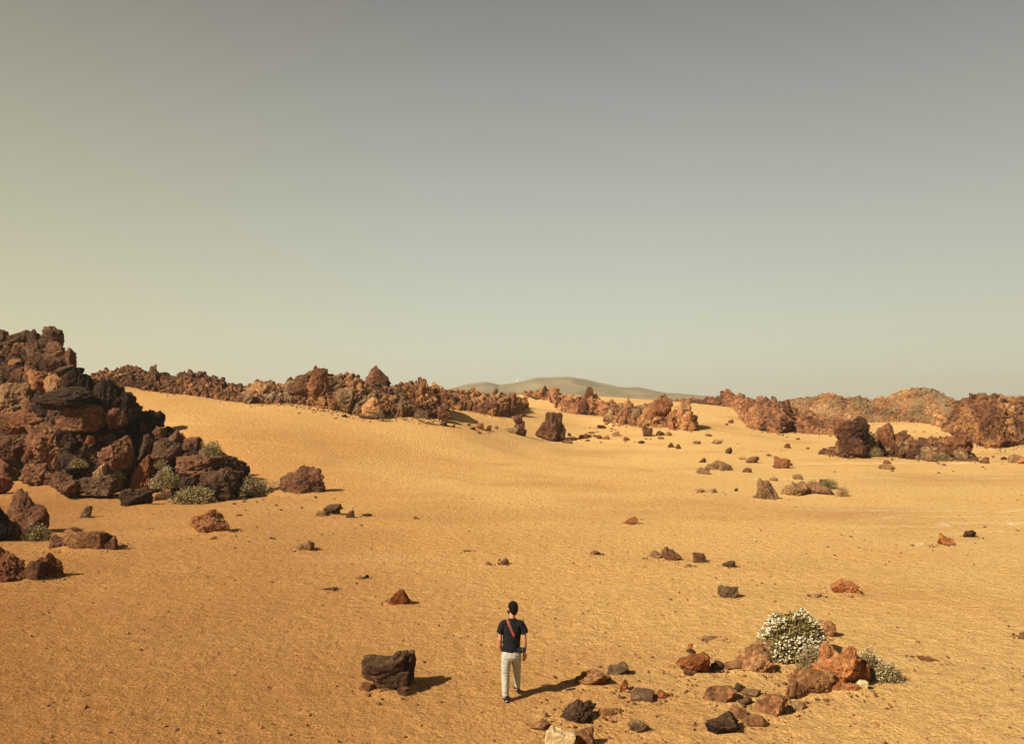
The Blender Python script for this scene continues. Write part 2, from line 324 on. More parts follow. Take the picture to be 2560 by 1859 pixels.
    cm = N_('ShaderNodeMapRange'); cm.inputs[1].default_value = 0.50; cm.inputs[2].default_value = 0.72; cm.inputs[4].default_value = 0.60; L_(cb_.outputs[0], cm.inputs[0])
    cx_ = N_('ShaderNodeMix'); cx_.data_type = 'RGBA'; L_(cm.outputs[0], cx_.inputs[0]); L_(wx_.outputs[2], cx_.inputs[6]); cx_.inputs[7].default_value = (.38, .180, .056, 1)
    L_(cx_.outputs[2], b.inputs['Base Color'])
    # dimples and pebbly surface
    b1 = noise(3.4, 5, 0.65); b2 = noise(11, 5, 0.75)
    s1 = N_('ShaderNodeMath'); s1.operation = 'MULTIPLY_ADD'; s1.inputs[1].default_value = 0.55; L_(b2.outputs[0], s1.inputs[0]); L_(b1.outputs[0], s1.inputs[2])
    bn = N_('ShaderNodeBump'); bn.inputs['Strength'].default_value = 1.0; bn.inputs['Distance'].default_value = 0.17
    L_(s1.outputs[0], bn.inputs['Height']); L_(bn.outputs[0], b.inputs['Normal'])
    return m

# ------------------------------------------------------------------ ground sheet
def ground():
    tx = np.linspace(-1, 1, 901); xs = 9 * np.sinh(tx * 6.2); xs = np.clip(xs, -2200, 2200)
    xs = np.unique(xs)
    ty = np.linspace(0, 1, 760); ys = 12 + 9.0 * np.sinh(ty * 6.45)
    ys = np.concatenate([np.linspace(-60, 4, 24), np.linspace(5, 11.5, 16), ys])
    X, Y = np.meshgrid(xs, ys); x = X.ravel(); y = Y.ravel(); z = height(x, y)
    d = np.sqrt(x * x + y * y)
    amp = np.clip(1 - (d - 12) / 60, 0, 1)
    p = np.stack([x * 1.6, y * 1.6, 0 * x], 1); z = z + fbm(p, 2) * 0.030 * amp
    p = np.stack([x * 5.5, y * 5.5, 0 * x + 4], 1); dn = perlin(p); z = z - np.clip(dn - 0.15, 0, 1) * 0.07 * np.clip(1 - (d - 12) / 25, 0, 1)
    nx, ny = len(xs), len(ys); i = np.arange((ny - 1) * nx).reshape(ny - 1, nx)[:, :-1].ravel()
    Fq = np.stack([i, i + 1, i + nx + 1, i + nx], 1)
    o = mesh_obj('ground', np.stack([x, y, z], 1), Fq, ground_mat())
    tag(o, kind='structure')
ground()

def rot_z(V, a):
    c, s = math.cos(a), math.sin(a); return np.stack([V[:, 0] * c - V[:, 1] * s, V[:, 0] * s + V[:, 1] * c, V[:, 2]], 1)

# ------------------------------------------------------------------ rocks
def rock_shape(seed, lvl=5, planes=13, k=30, amp=0.095, fine=0.06, crack=0.055, warp=0.10, boxy=0.0, rough_f=1.0):
    """unit boulder: a ball cut by random planes, warped, cracked and pitted; fills the box -1..1"""
    rs = np.random.RandomState(seed); D, Fc = ico(lvl)
    nrm = rs.normal(size=(planes, 3)); nrm /= np.linalg.norm(nrm, axis=1)[:, None]; dd = rs.uniform(0.62, 1.0, planes)
    if boxy:
        bx = np.array([[1,0,0],[-1,0,0],[0,1,0],[0,-1,0],[0,0,1]], float) + rs.normal(size=(5, 3)) * 0.16
        bx /= np.linalg.norm(bx, axis=1)[:, None]; nrm = np.vstack([nrm, bx]); dd = np.concatenate([np.maximum(dd, .88), np.full(5, 0.80)])
    den = np.maximum(D @ nrm.T, 0.12); rr = dd[None] / den
    r = -np.log(np.exp(-k * np.minimum(rr, 3)).sum(1)) / k
    r = np.minimum(r, 1.5); V = D * r[:, None]
    o = rs.uniform(-50, 50, 3)
    wv = np.stack([fbm(V * 1.3 + o + s, 2) for s in (0, 31, 57)], 1); V = V + wv * warp
    nn = V / np.linalg.norm(V, axis=1)[:, None]
    disp = (ridged(V * 1.9 * rough_f + o, 3) - 0.35) * amp * 1.6 + fbm(V * 6 * rough_f + o, 3) * fine
    if crack:
        f1, f2, idc = worley(V * 2.1 * rough_f + wv * 0.6 + o)
        disp = disp - crack * np.exp(-((f2 - f1) / 0.09) ** 2) + (idc - 0.5) * crack * 1.5
    V = V + nn * disp[:, None]
    lo, hi = V.min(0), V.max(0); V = (V - (lo + hi) / 2) / ((hi - lo) / 2)
    return V, Fc

def shape_to(V, wd, dp, H, prof=None, lean=0.0, under=0.0, bury=0.14):
    """fit the unit boulder to width, depth and height; prof = relative heights left to right"""
    V = V.copy(); x = V[:, 0]
    z = (V[:, 2] + 1) / 2                                           # 0..1
    z = z ** 1.35                                                   # widest part sits low
    if prof is not None:
        pf = np.interp((x + 1) / 2, np.linspace(0, 1, len(prof)), prof)
        lift = 1 + 0.55 * np.clip(np.abs(x) - 0.35, 0, 1) * (z > 0.2)  # fuller shoulders
        z = np.minimum(z * lift, 1.02) * (0.25 + 0.75 * pf); z = z / z.max()
    if under: x = x * (1 - under * (1 - np.clip(z * 2.2, 0, 1)))
    zz = -bury + z * (1 + bury)
    return np.stack([x * wd / 2 + lean * z * wd, V[:, 1] * dp / 2, zz * H], 1)

ROCKS = {}
def place_rock(name, label, cat, box, mat, seed=None, prof=None, lvl=5, dp=None, Y=None, lean=0.0, group=None, under=0.0,
               yaw=0.0, bury=0.24, smooth=True, zoff=0.0, **kw):
    u0, v0, u1, v1 = box; uc = (u0 + u1) / 2
    if Y is None:
        b = hit(uc, v1); Yf = b[1]
    else: Yf = Y; b = at(uc, v1, Y)
    wd = (u1 - u0) * Yf / F; dpt = (dp if dp else 0.75) * wd
    Yc = Yf + dpt * 0.42
    wd = (u1 - u0) * Yc / F
    xc = at(uc, v1, Yc)[0]
    if Y is None: zb = height(xc, Yc)[0]
    else: zb = b[2]
    H = at(uc, v0, Yc)[2] - zb
    H = max(H, 0.12 * wd)
    V, Fc = rock_shape(seed if seed is not None else int(u0 * 7 + v0 * 3) % 99991, lvl, **kw)
    V = shape_to(V, wd, dpt, H, prof, lean, under, bury)
    if yaw: V = rot_z(V, yaw)
    o = mesh_obj(name, V, Fc, M[mat] if isinstance(mat, str) else mat, smooth=smooth)
    o.location = (xc, Yc, zb + zoff)
    tag(o, label, cat, group)
    ROCKS[label] = o
    return o

def combo(name, label, cat, lumps, mat, group=None, Y=None, bury=0.14, **kw):
    """one rock grown from several lumps: each lump is (box, seed, profile, y shift in widths)"""
    ub0, vb0, ub1, vb1 = min(l[0][0] for l in lumps), min(l[0][1] for l in lumps), max(l[0][2] for l in lumps), max(l[0][3] for l in lumps)
    Yf = hit((ub0 + ub1) / 2, vb1)[1] if Y is None else Y
    wt = (ub1 - ub0) * Yf / F; Yc0 = Yf + wt * .32; org = at((ub0 + ub1) / 2, vb1, Yc0); org[2] = height(org[0], Yc0)[0] if Y is None else at((ub0 + ub1) / 2, vb1, Y)[2]
    shift = org[2] - at((ub0 + ub1) / 2, vb1, Yc0)[2]
    Vs, Fs, o = [], [], 0
    for l in lumps:
        (u0, v0, u1, v1), sd, pf, dy = l[:4]; Yc = Yc0 + dy * wt; wd = (u1 - u0) * Yc / F; dpt = wd * (l[4] if len(l) > 4 else .8)
        z1 = at((u0 + u1) / 2, v0, Yc)[2]; fr = (vb1 - v1) / (vb1 - vb0)
        z0 = org[2] - (z1 - org[2]) * bury if fr < .03 else org[2] + (z1 - org[2]) * ((vb1 - v1) / (vb1 - v0))
        k2 = dict(kw); k2.update(l[5] if len(l) > 5 else {})
        V, Fc = rock_shape(sd, **k2); V = shape_to(V, wd, dpt, z1 - z0, pf, 0, 0, 0)
        xc = at((u0 + u1) / 2, v1, Yc)[0]
        Vs.append(V + np.array([xc - org[0], Yc - org[1], z0 - org[2]])); Fs.append(Fc + o); o += len(V)
    ob = mesh_obj(name, np.concatenate(Vs), np.concatenate(Fs), M[mat]); ob.location = org; tag(ob, label, cat, group)
    ROCKS[label] = ob
    return ob

G1 = 'rocks lying on the sand around the walking man'
G2 = 'rocks lying scattered on the far sand flat'
G3 = 'rocks at the foot of the big left outcrop'
def RK(box, mat, label, name='rock', cat='rock', group=G1, **kw): return place_rock(name, label, cat, box, mat, group=group, **kw)

# --- foreground, left of the man
combo('boulder','large dark brown flat-topped boulder left of the man, casting a wide shadow','boulder',
      [((802,1450,900,1512),11,[.85,.95,.92,.9,.95],0,.75),((872,1443,918,1530),12,[.9,1,.95],.05,1.3),((818,1478,912,1541),14,[.8,1,1,.9],.02,.7),((800,1460,840,1512),15,None,-.02,.9)],'dark',G1,lvl=6,boxy=1,planes=8,amp=.05,fine=.025,crack=.03)
RK((794,1508,832,1538),'red','low reddish stone tucked under the left corner of the large flat-topped boulder','stone','stone',prof=[.5,1,.9,.5])
RK((838,1520,868,1538),'brown','small brown stone under the front edge of the large flat-topped boulder','stone','stone')
RK((878,1519,909,1543),'brown','blocky stone under the right front corner of the large flat-topped boulder','stone','stone',boxy=1)
RK((854,1301,908,1341),'rust','smooth orange-brown boulder with a pointed top, alone behind the flat-topped boulder','boulder','boulder',prof=[.45,.7,.9,1,.75,.4],seed=23,amp=.05,crack=.02)
RK((650,1194,698,1220),'tan','low tan and orange rock alone on the sand, lit on its left side',prof=[.3,.7,.9,1,.8],seed=31)
RK((420,1129,512,1184),'red','red-brown boulder with a jutting snout on its left side','boulder','boulder',lvl=6,prof=[.72,.85,.95,1,1,.85],seed=48,amp=.06,under=.2)
RK((714,1300,748,1310),'brown','thin flat brown stone half buried left of the pointed orange-brown boulder','stone','stone')
RK((802,1271,818,1281),'dark','tiny dark stone with a spiky top, above the pointed orange-brown boulder','stone','stone',prof=[.3,.4,1,.3])
RK((717,1114,756,1141),'grey','grey rounded rock behind a thin slab, right of the big dark mound',seed=51,crack=.08)
RK((699,1129,727,1143),'tan','thin pale-topped slab leaning against the grey rounded rock','rock_slab','slab',boxy=1)
RK((767,1129,786,1147),'brown','small brown upright stone just right of the grey rounded rock','stone','stone')
RK((801,1136,823,1144),'dark','tiny dark flat stone, right end of the row beside the grey rounded rock','stone','stone')
RK((1104,1236,1127,1251),'brown','small upright brown stone in mid sand above the man','stone','stone',prof=[.8,.9,1,.5])
RK((1077,1243,1089,1251),'brown','tiny stone just left of the small upright brown stone','stone','stone')
RK((1028,1217,1046,1222),'brown','very flat brown pebble left of the two tiny upright stones','stone','stone')
RK((1307,1217,1330,1229),'brown','small pointed stone alone between the man and the orange far rock','stone','stone',prof=[.4,1,.7,.2])
RK((917,1142,926,1149),'dark','tiny dark pebble alone on the left slope','stone','stone')
# --- foreground, right of the man
RK((1272,1484,1354,1522),'sienna','red-brown folded rock lying in the shadow of the man',lvl=6,prof=[.55,.9,.85,1,1,.75],seed=61,crack=.08)
RK((1338,1463,1392,1497),'grey','grey-brown rock with a white streak, behind the rock in the shadow',prof=[.55,.85,.8,.9,1,.6],seed=63)
RK((1372,1505,1392,1531),'rust','small orange stone between the shaded folded rock and the flat dark slab','stone','stone')
RK((1393,1528,1453,1555),'grey','flat dark grey slab with straight edges, right of the shadow','rock_slab','slab',boxy=1,planes=6,prof=[.9,1,.9,.6],amp=.03,fine=.02,crack=.02)
RK((1454,1527,1494,1549),'rust','low orange rock just right of the flat dark grey slab',prof=[.6,1,.9,.8])
RK((1231,1549,1322,1606),'dark','big dark boulder with a sharp left corner and black hollow, front of the man','boulder','boulder',lvl=6,prof=[.5,.8,1,.97,.95,.6],seed=71,crack=.09,lean=.03)
RK((1322,1560,1382,1586),'sienna','low brown rock touching the right side of the big dark cornered boulder',prof=[.7,1,.9,.95,.8],seed=73)
RK((1174,1588,1227,1622),'sienna','low rust-brown rock half sunk behind the cream rock',prof=[.6,.9,1,.6],seed=75)
RK((1207,1611,1276,1672),'pale','cream coloured boulder cut by the bottom edge of the picture','boulder','boulder',lvl=6,planes=8,amp=.04,crack=.015,fine=.015,seed=174,boxy=1,prof=[.8,1,1,.95,.8],dp=.6)
RK((1258,1614,1318,1662),'sienna','brown broken rock leaning on the right side of the cream boulder',boxy=1,seed=78,prof=[.6,.9,1,.9])
RK((1391,1592,1440,1622),'grey','dark grey grooved rock with one pale side, alone near the bottom edge',prof=[.35,.8,.9,1,.7],seed=79,crack=.12)
RK((1563,1579,1637,1628),'dark','round dark boulder near the bottom edge, its left face smooth','boulder','boulder',lvl=6,prof=[.65,.9,1,.95,.75],seed=81,amp=.06,crack=.03)
RK((1619,1563,1657,1594),'sienna','brown rock touching the back of the round dark boulder',seed=83,prof=[.5,.9,1,.9,.6])
RK((1647,1581,1699,1611),'sienna','low brown rock right of the round dark boulder',prof=[.7,1,.9,.6],seed=84)
RK((1674,1534,1746,1590),'sienna','reddish ribbed rock leaning right, in front of the orange crag',lvl=6,prof=[.35,.7,1,.95,.7,.4],seed=85,crack=.1)
RK((1553,1521,1631,1561),'sienna','wide flat orange-tan rock with a grainy face, front of the cairn rock',prof=[.5,.9,1,.95,.85],seed=86)
RK((1623,1511,1657,1538),'dark','small dark lumpy rock at the right end of the wide flat orange-tan rock',seed=87)
RK((1640,1524,1690,1546),'tan','low tan rock behind the small dark pointed stone',prof=[.6,.9,1,.5],seed=88)
RK((1637,1540,1667,1561),'dark','small dark pointed stone between tan rocks','stone','stone',prof=[.5,.8,1,.6],seed=89)
RK((1500,1443,1573,1498),'rust','orange knobbly boulder that carries the little cairn','boulder','boulder',lvl=6,prof=[.6,.8,.98,1,.98,.75],seed=91,crack=.08)
RK((1513,1482,1549,1499),'brown','small brown stone lying before the orange cairn boulder','stone','stone')
cb = hit(1530, 1492)[1] + .5
RK((1519,1435,1543,1448),'dark','flat dark stone lying on top of the orange knobbly boulder','stone','stone',Y=cb,bury=.05)
RK((1524,1423,1535,1437),'rust','little upright orange stone, topmost of the cairn','stone','stone',Y=cb + .08,bury=.05)
RK((1571,1461,1602,1486),'grey','dark grey jagged stone wedged right of the orange cairn boulder','stone','stone')
RK((1599,1463,1642,1485),'sienna','reddish low rock between the dark jagged stone and the wide ledge rock',prof=[.6,.9,1,1])
RK((1629,1437,1716,1494),'sienna','wide ledge-like orange-brown rock with a dark undercut front','boulder','boulder',lvl=6,prof=[.7,.95,1,1,.85,.7],seed=95,under=.12,crack=.08)
RK((1664,1404,1722,1460),'tan','tan boulder under the left side of the large flowering shrub','boulder','boulder',prof=[.6,.85,1,1],seed=96,lvl=6)
RK((1650,1420,1700,1462),'sienna','reddish stone behind the wide ledge-like rock','rock','rock',seed=97)
RK((1785,1366,1850,1412),'sienna','brown craggy rock behind the right side of the large flowering shrub',prof=[.8,1,1,.8,.5],seed=98,lvl=6)
combo('boulder','tall rust-orange crag right of the flowering shrub','crag',
      [((1800,1436,1905,1530),101,[.55,.9,1,.95,.85],0,.6),((1815,1419,1850,1470),107,[.7,1,.8],.05,.9),((1848,1428,1900,1500),108,[.8,1,.7],.03,.8),((1790,1490,1900,1534),109,[.6,1,1,.8],-.12,.5)],'rust',G1,lvl=6,amp=.13,crack=.07,fine=.11,rough_f=1.7)
RK((1885,1448,1928,1516),'red','red-brown block split off the right side of the tall orange crag','rock','rock',prof=[.9,1,.7,.6],seed=103,crack=.1,dp=.7)
RK((1744,1478,1852,1543),'sienna','low brown ledge rock at the left foot of the tall orange crag','rock','rock',lvl=6,prof=[.5,.9,1,.85,.75,.6],seed=104,dp=.6)
RK((1742,1502,1795,1552),'sienna','smooth orange-tan rock sunk in sand at the left foot of the orange crag','rock','rock',prof=[.5,1,.8,.4],seed=105,dp=.6)
RK((1862,1508,1906,1535),'rust','small orange rubble rock before the tall orange crag','rock','rock',seed=106)
RK((1895,1504,1921,1529),'pale','small cream stone at the right foot of the tall orange crag','stone','stone',prof=[.6,1,1,.8],boxy=1,amp=.03,crack=0)
RK((1716,1538,1747,1558),'sienna','small orange stone touching the reddish ribbed rock','stone','stone')
RK((1748,1552,1790,1576),'tan','low sandy ridge stone before the ledge rock, almost buried','stone','stone',bury=.5)
RK((2033,1450,2086,1469),'red','long flat reddish stone half buried, right of the far flowering shrub','stone','stone',prof=[.9,1,.7,.4,.2])
RK((2252,1396,2290,1418),'tan','tan stone cut by the right edge of the picture','stone','stone')
RK((1556,1576-168,1602,1576-158),'tan','thin buried tan stone above the cairn','stone','stone',bury=.5)
RK((1838,1281,1899,1316),'rust','orange faceted boulder alone above the flowering shrub','boulder','boulder',lvl=6,prof=[.5,.85,1,.95,.8,.4],seed=111)
RK((1890,1305,1908,1316),'rust','small orange chip touching the orange faceted boulder','stone','stone')
RK((1797,1311,1821,1323),'tan','small curved pale stone left of the orange faceted boulder','stone','stone',prof=[1,.5,.4,.8])
RK((1591,1297,1638,1325),'grey','blocky grey-brown boulder alone in the middle right sand','boulder','boulder',boxy=1,prof=[.9,1,1,.9],seed=113)
RK((1464,1209,1510,1243),'brown','brown pointed boulder, larger of a touching pair','boulder','boulder',lvl=6,prof=[.7,1,.9,.7,.4],seed=115)
RK((1438,1217,1470,1238),'tan','small tan rock, left of the brown pointed boulder',prof=[.5,.9,1,.7],seed=116)
RK((1534,1223,1564,1246),'brown','square-topped brown rock right of the pointed pair',boxy=1,prof=[.9,1,1,.7],seed=117)
RK((1599,1240,1628,1257),'grey','small grey rock with a white top, right of the square-topped rock',prof=[.4,.8,1,.9],seed=118)
RK((1518,1249,1534,1255),'tan','flat tan pebble below the square-topped brown rock','stone','stone')
RK((1381,1143,1414,1162),'rust','orange rock with a dark right side, alone in the middle of the sand',prof=[.3,.7,1,.9],seed=119)
RK((2078,1179,2111,1209),'rust','tan-orange pointed rock near the right edge, between a pale and a dark stone',prof=[.6,1,.9,.7,.5],seed=121)
RK((2133,1173,2165,1191),'dark','dark rounded rock near the right edge, above the pointed orange rock',seed=122,prof=[.6,1,1,.9])
RK((2027,1199,2056,1211),'pale','flat pale slab near the right edge, left of the pointed orange rock','rock_slab','slab',boxy=1)

# --- middle distance, right half
def RF(box, mat, label, name='rock', cat='rock', **kw): return place_rock(name, label, cat, box, mat, group=G2, **kw)
RF((1673,1058,1730,1108),'tan','tall leaning brown tooth of rock on the right flat','boulder','boulder',lvl=6,prof=[.55,1,.95,.75,.55,.35],seed=131,dp=.6)
RF((1731,1065,1797,1101),'tan','low jagged tan rock right of the leaning tooth',lvl=5,prof=[.5,.9,1,.7,.8,.4],seed=132,amp=.18)
RF((1790,1068,1843,1098),'tan','low jagged tan rock under the two green shrubs',prof=[.9,1,.7,.5,.3],seed=133,amp=.18)
RF((1808,1060,1842,1080),'brown','brown rock among the right-hand green shrub',seed=134)
RF((1703,1056,1722,1065),'tan','small tan stone above the leaning tooth of rock','stone','stone')
RF((1756,1049,1779,1063),'tan','small tan stone above the low jagged tan rock','stone','stone')
RF((1666,1096,1678,1104),'tan','pebble at the left foot of the leaning tooth of rock','stone','stone')
RF((1527,1079,1560,1092),'tan','low tan bump half buried left of the leaning tooth','stone','stone',bury=.4)
RF((1560,1080,1590,1092),'tan','low brown bump half buried between the tan bump and the tooth','stone','stone',bury=.4)
RF((1626,1080,1634,1088),'dark','tiny dark pebble left of the leaning tooth of rock','stone','stone')
RF((1712,1010,1749,1037),'red','red-brown block with a smaller rock at its foot, on the right flat','boulder','boulder',boxy=1,prof=[1,1,.9,.6],seed=141)
RF((1711,1028,1731,1037),'brown','small rock at the front foot of the red-brown block','stone','stone')
RF((1744,1024,1756,1031),'brown','pebble right of the red-brown block','stone','stone')
RF((1645,1035,1665,1047),'brown','oval brown stone left of the red-brown block','stone','stone',crack=0,amp=.04)
RF((1560,1018,1598,1040),'tan','left half of a craggy tan pair on the right flat',prof=[.7,.8,1,.8],seed=143,amp=.18)
RF((1590,1020,1626,1044),'tan','right half of a craggy tan pair on the right flat',prof=[.9,1,.6,.4],seed=144,amp=.18)
RF((1547,1013,1565,1024),'brown','small brown stone left of the craggy tan pair','stone','stone')
RF((1540,1035,1572,1051),'tan','low tan rock below the craggy tan pair',prof=[.7,.9,1,.6],seed=146)
RF((1650,1009,1681,1025),'tan','pale domed rock between the craggy pair and the red-brown block',seed=147)
RF((1635,1010,1655,1018),'tan','flat rubble left of the pale domed rock','stone','stone')
RF((1607,990,1623,1005),'brown','round brown stone above the craggy tan pair','stone','stone')
RF((1735,981,1752,992),'red','red-brown stone alone below the right ridge','stone','stone')
RF((1698,1004,1710,1010),'brown','pebble above and left of the red-brown block','stone','stone')
RF((1477,979,1492,991),'brown','left of two small brown stones below the stump rock','stone','stone')
RF((1496,983,1509,994),'brown','right of two small brown stones below the stump rock','stone','stone')
RF((1422,942,1447,967),'brown','short square rock stump before the orange crags','rock_stump','rock',boxy=1,prof=[1,1,.9,.95],seed=151)
RF((1453,953,1473,965),'brown','brown hummock right of the rock stump','rock','rock',prof=[.5,1,.8,.5])
RF((1472,955,1488,965),'tan','small hummock right of the brown hummock','stone','stone')
RF((1380,966,1396,976),'red','dark red oval stone left below the rock stump','stone','stone')
RF((1412,975,1429,982),'brown','flat stone below the rock stump','stone','stone')
RF((1322,940,1342,949),'brown','flat brown stone right of the second pinnacle, highest of its row','stone','stone')
RF((1356,954,1372,966),'tan','tan triangular stone between the pinnacles and the stump','stone','stone')
RF((1281,961,1310,971),'red','long red-brown stone right of the tall pinnacle','stone','stone')
RF((1321,963,1335,972),'brown','left of a touching pair of round stones right of the pinnacles','stone','stone')
RF((1335,963,1350,973),'red','right of a touching pair of round stones right of the pinnacles','stone','stone')
RF((1257,958,1265,966),'brown','tiny upright stone beside the tall pinnacle','stone','stone')
RF((1244,972,1268,982),'brown','low stone at the right foot of the tall pinnacle','stone','stone')
RF((1561,959,1577,966),'brown','small flat stone below the orange gable-shaped crag','stone','stone')
RF((1605,936,1613,942),'brown','tiny stone before the right ridge','stone','stone')
RF((1612,928,1625,937),'brown','two-lobed small stone before the right ridge','stone','stone')
RF((1576,977,1594,983),'tan','flat tan rubble stone on the sand below the gable-shaped crag','stone','stone')
RF((1534,976,1553,983),'tan','flat tan rubble stone between the stump and the right ridge','stone','stone')
RF((1941,1027,1979,1039),'tan','low tan hummock below the right front crag','stone','stone')
RF((1953,1018,1974,1027),'red','dark red stone just below the right front crag','stone','stone')
RF((2169,1011,2194,1026),'brown','brown boulder near the right edge, beyond the end of the front crag','boulder','boulder')
RF((2216,1010,2230,1018),'brown','small stone behind the brown boulder near the right edge','stone','stone')
RF((2232,1005,2262,1025),'tan','tan rubble mound cut by the right edge on the far flat','rock','rock',seed=161,amp=.16)
RF((2250,1007,2290,1027),'rust','orange rubble mound at the right edge of the far flat','rock','rock',seed=162,amp=.16)
# --- pinnacles
PG = 'standing pinnacles on the crest of the sand slope'
combo('rock_pinnacle','smaller dark pinnacle with a knobbly head on the sand crest','pinnacle',
      [((1134,940,1167,966),171,[.8,1,.9,.6],0,.9),((1134,917,1158,938),175,None,0,.9),((1139,929,1163,952),176,None,0,.8)],'fdark',PG,Y=88,lvl=5,amp=.14,crack=.06)
combo('rock_pinnacle','tall dark pinnacle with a black shaded right side on the sand crest','pinnacle',
      [((1205,911,1247,978),172,[.85,1,.95,.9],0,.9),((1230,920,1254,979),177,[.9,1,.8],.05,1.2),((1185,933,1215,975),178,[.35,.8,1,.9],-.05,.9),((1188,952,1240,978),179,None,-.1,.8)],'fdark',PG,Y=92,lvl=5,amp=.13,crack=.06)
RF((1112,946,1148,962),'ftan','rubble ledge at the left foot of the smaller pinnacle','rock','rock',prof=[.4,.8,1,.9],seed=174,Y=87.5)
RF((973,930,991,944),'dark','dark rounded boulder on the sand at the right end of the middle outcrop','boulder','boulder')
RF((1001,939,1008,946),'dark','tiny dark stone right of the dark rounded boulder','stone','stone')
RF((1054,936,1073,951),'red','red-brown stone, left of a pair before the smaller pinnacle','stone','stone')
RF((1074,941,1089,953),'red','round red-brown stone, right of a pair before the smaller pinnacle','stone','stone')
RF((1034,937,1042,943),'brown','tiny stone left of the red-brown pair','stone','stone')
RF((1056,956,1067,960),'dark','flat dark pebble below the red-brown pair','stone','stone')
RF((1094,942,1104,950),'brown','small stone right of the round red-brown stone','stone','stone')
RF((793,918,833,928),'dark','long dark stone lying before the arched hollow of the middle outcrop','stone','stone',prof=[.9,1,.8,.8,.9])
RF((756,917,769,924),'dark','small dark stone left of the long dark stone','stone','stone')
# --- left side near rocks
def RL(box, mat, label, name='boulder', cat='boulder', **kw): return place_rock(name, label, cat, box, mat, group=G3, **kw)
RL((612,1030,722,1096),'brown','big dark brown boulder with a smooth hollow face, rightmost of the left rocks',lvl=6,prof=[.8,.9,1,1,.85,.75,.5],seed=221,crack=.07)
RL((590,1060,641,1090),'tan','small tan rubble rock touching the left side of the hollow-faced boulder','rock','rock',prof=[.5,.8,1,.9],seed=202)
RL((264,1082,334,1123),'dark','dark boulder alone on the sand below the tilted orange slab',prof=[.75,1,.95,.9,.8],seed=203,lvl=6)
RL((345,1086,393,1110),'brown','low brown rock left of the front green shrub','rock','rock',prof=[.5,1,.95,.7],seed=204)
RL((177,1119,204,1147),'grey','small dark upright stone alone on the left sand','stone','stone',prof=[.6,.9,1,.7],seed=205)
RL((143,1164,250,1219),'sienna','smooth tan slab-sided boulder with a spiked dark right end',lvl=6,boxy=1,planes=6,prof=[.75,1,.8,.8,.78,.55],seed=206,amp=.04,fine=.02,crack=.03,dp=.6)
RL((232,1184,262,1219),'brown','spiky dark rock at the right end of the tan slab-sided boulder','rock','rock',prof=[.9,.6,1,.5],seed=207)
RL((112,1182,156,1217),'brown','broken brown rock at the left end of the tan slab-sided boulder','rock','rock',prof=[.3,.7,1],seed=208)
RL((-30,1211,66,1292),'red','large pitted red-brown boulder cut by the left edge','boulder','boulder',lvl=6,prof=[1,1,.9,.75],seed=209,crack=.08)
RL((58,1238,100,1287),'brown','brown block leaning between the pitted boulder and the tilted slab','rock','rock',boxy=1,prof=[.8,1,.8],seed=210)
RL((74,1221,148,1281),'red','tilted red-brown slab, its high end to the left','rock_slab','slab',prof=[.95,1,.75,.45,.15],seed=211,lvl=6,planes=7,dp=.5)
RL((2,1079,107,1182),'brown','large rounded brown boulder by the left edge, above a green shrub',lvl=6,prof=[.7,.95,1,.95,.85,.7],seed=212,amp=.05,crack=.03)
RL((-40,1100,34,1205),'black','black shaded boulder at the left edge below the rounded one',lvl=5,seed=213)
RL((5,1148,46,1200),'red','red wedge-shaped stone before the large rounded boulder','rock','rock',prof=[1,1,.7,.2],seed=214)
RL((-45,1040,26,1100),'red','slanting red boulder cut by the left edge above the rounded one',prof=[1,.9,.5],seed=215)

def drift_sand():
    me = bpy.data.objects['ground'].data; n = len(me.vertices); co = np.empty(n * 3, np.float32); me.vertices.foreach_get('co', co); co = co.reshape(-1, 3)
    for lb, ob in ROCKS.items():
        x, y, z = ob.location
        if y > 62 or 'lying on top' in lb or 'topmost' in lb: continue
        bb = np.array([c[:] for c in ob.bound_box]); wx = (bb[:, 0].max() - bb[:, 0].min()) / 2; wy = (bb[:, 1].max() - bb[:, 1].min()) / 2
        m = np.nonzero((np.abs(co[:, 0] - x) < wx * 2.6) & (np.abs(co[:, 1] - y) < wy * 2.6))[0]
        if len(m) == 0: continue
        d = np.sqrt(((co[m, 0] - x) / wx) ** 2 + ((co[m, 1] - y) / wy) ** 2)
        co[m, 2] += min(.11 * wx, .10) * np.exp(-(np.maximum(d - .75, 0) / .45) ** 2) * (1 + .5 * perlin(co[m] * 3.0))
    me.vertices.foreach_set('co', co.ravel()); me.update()
drift_sand()

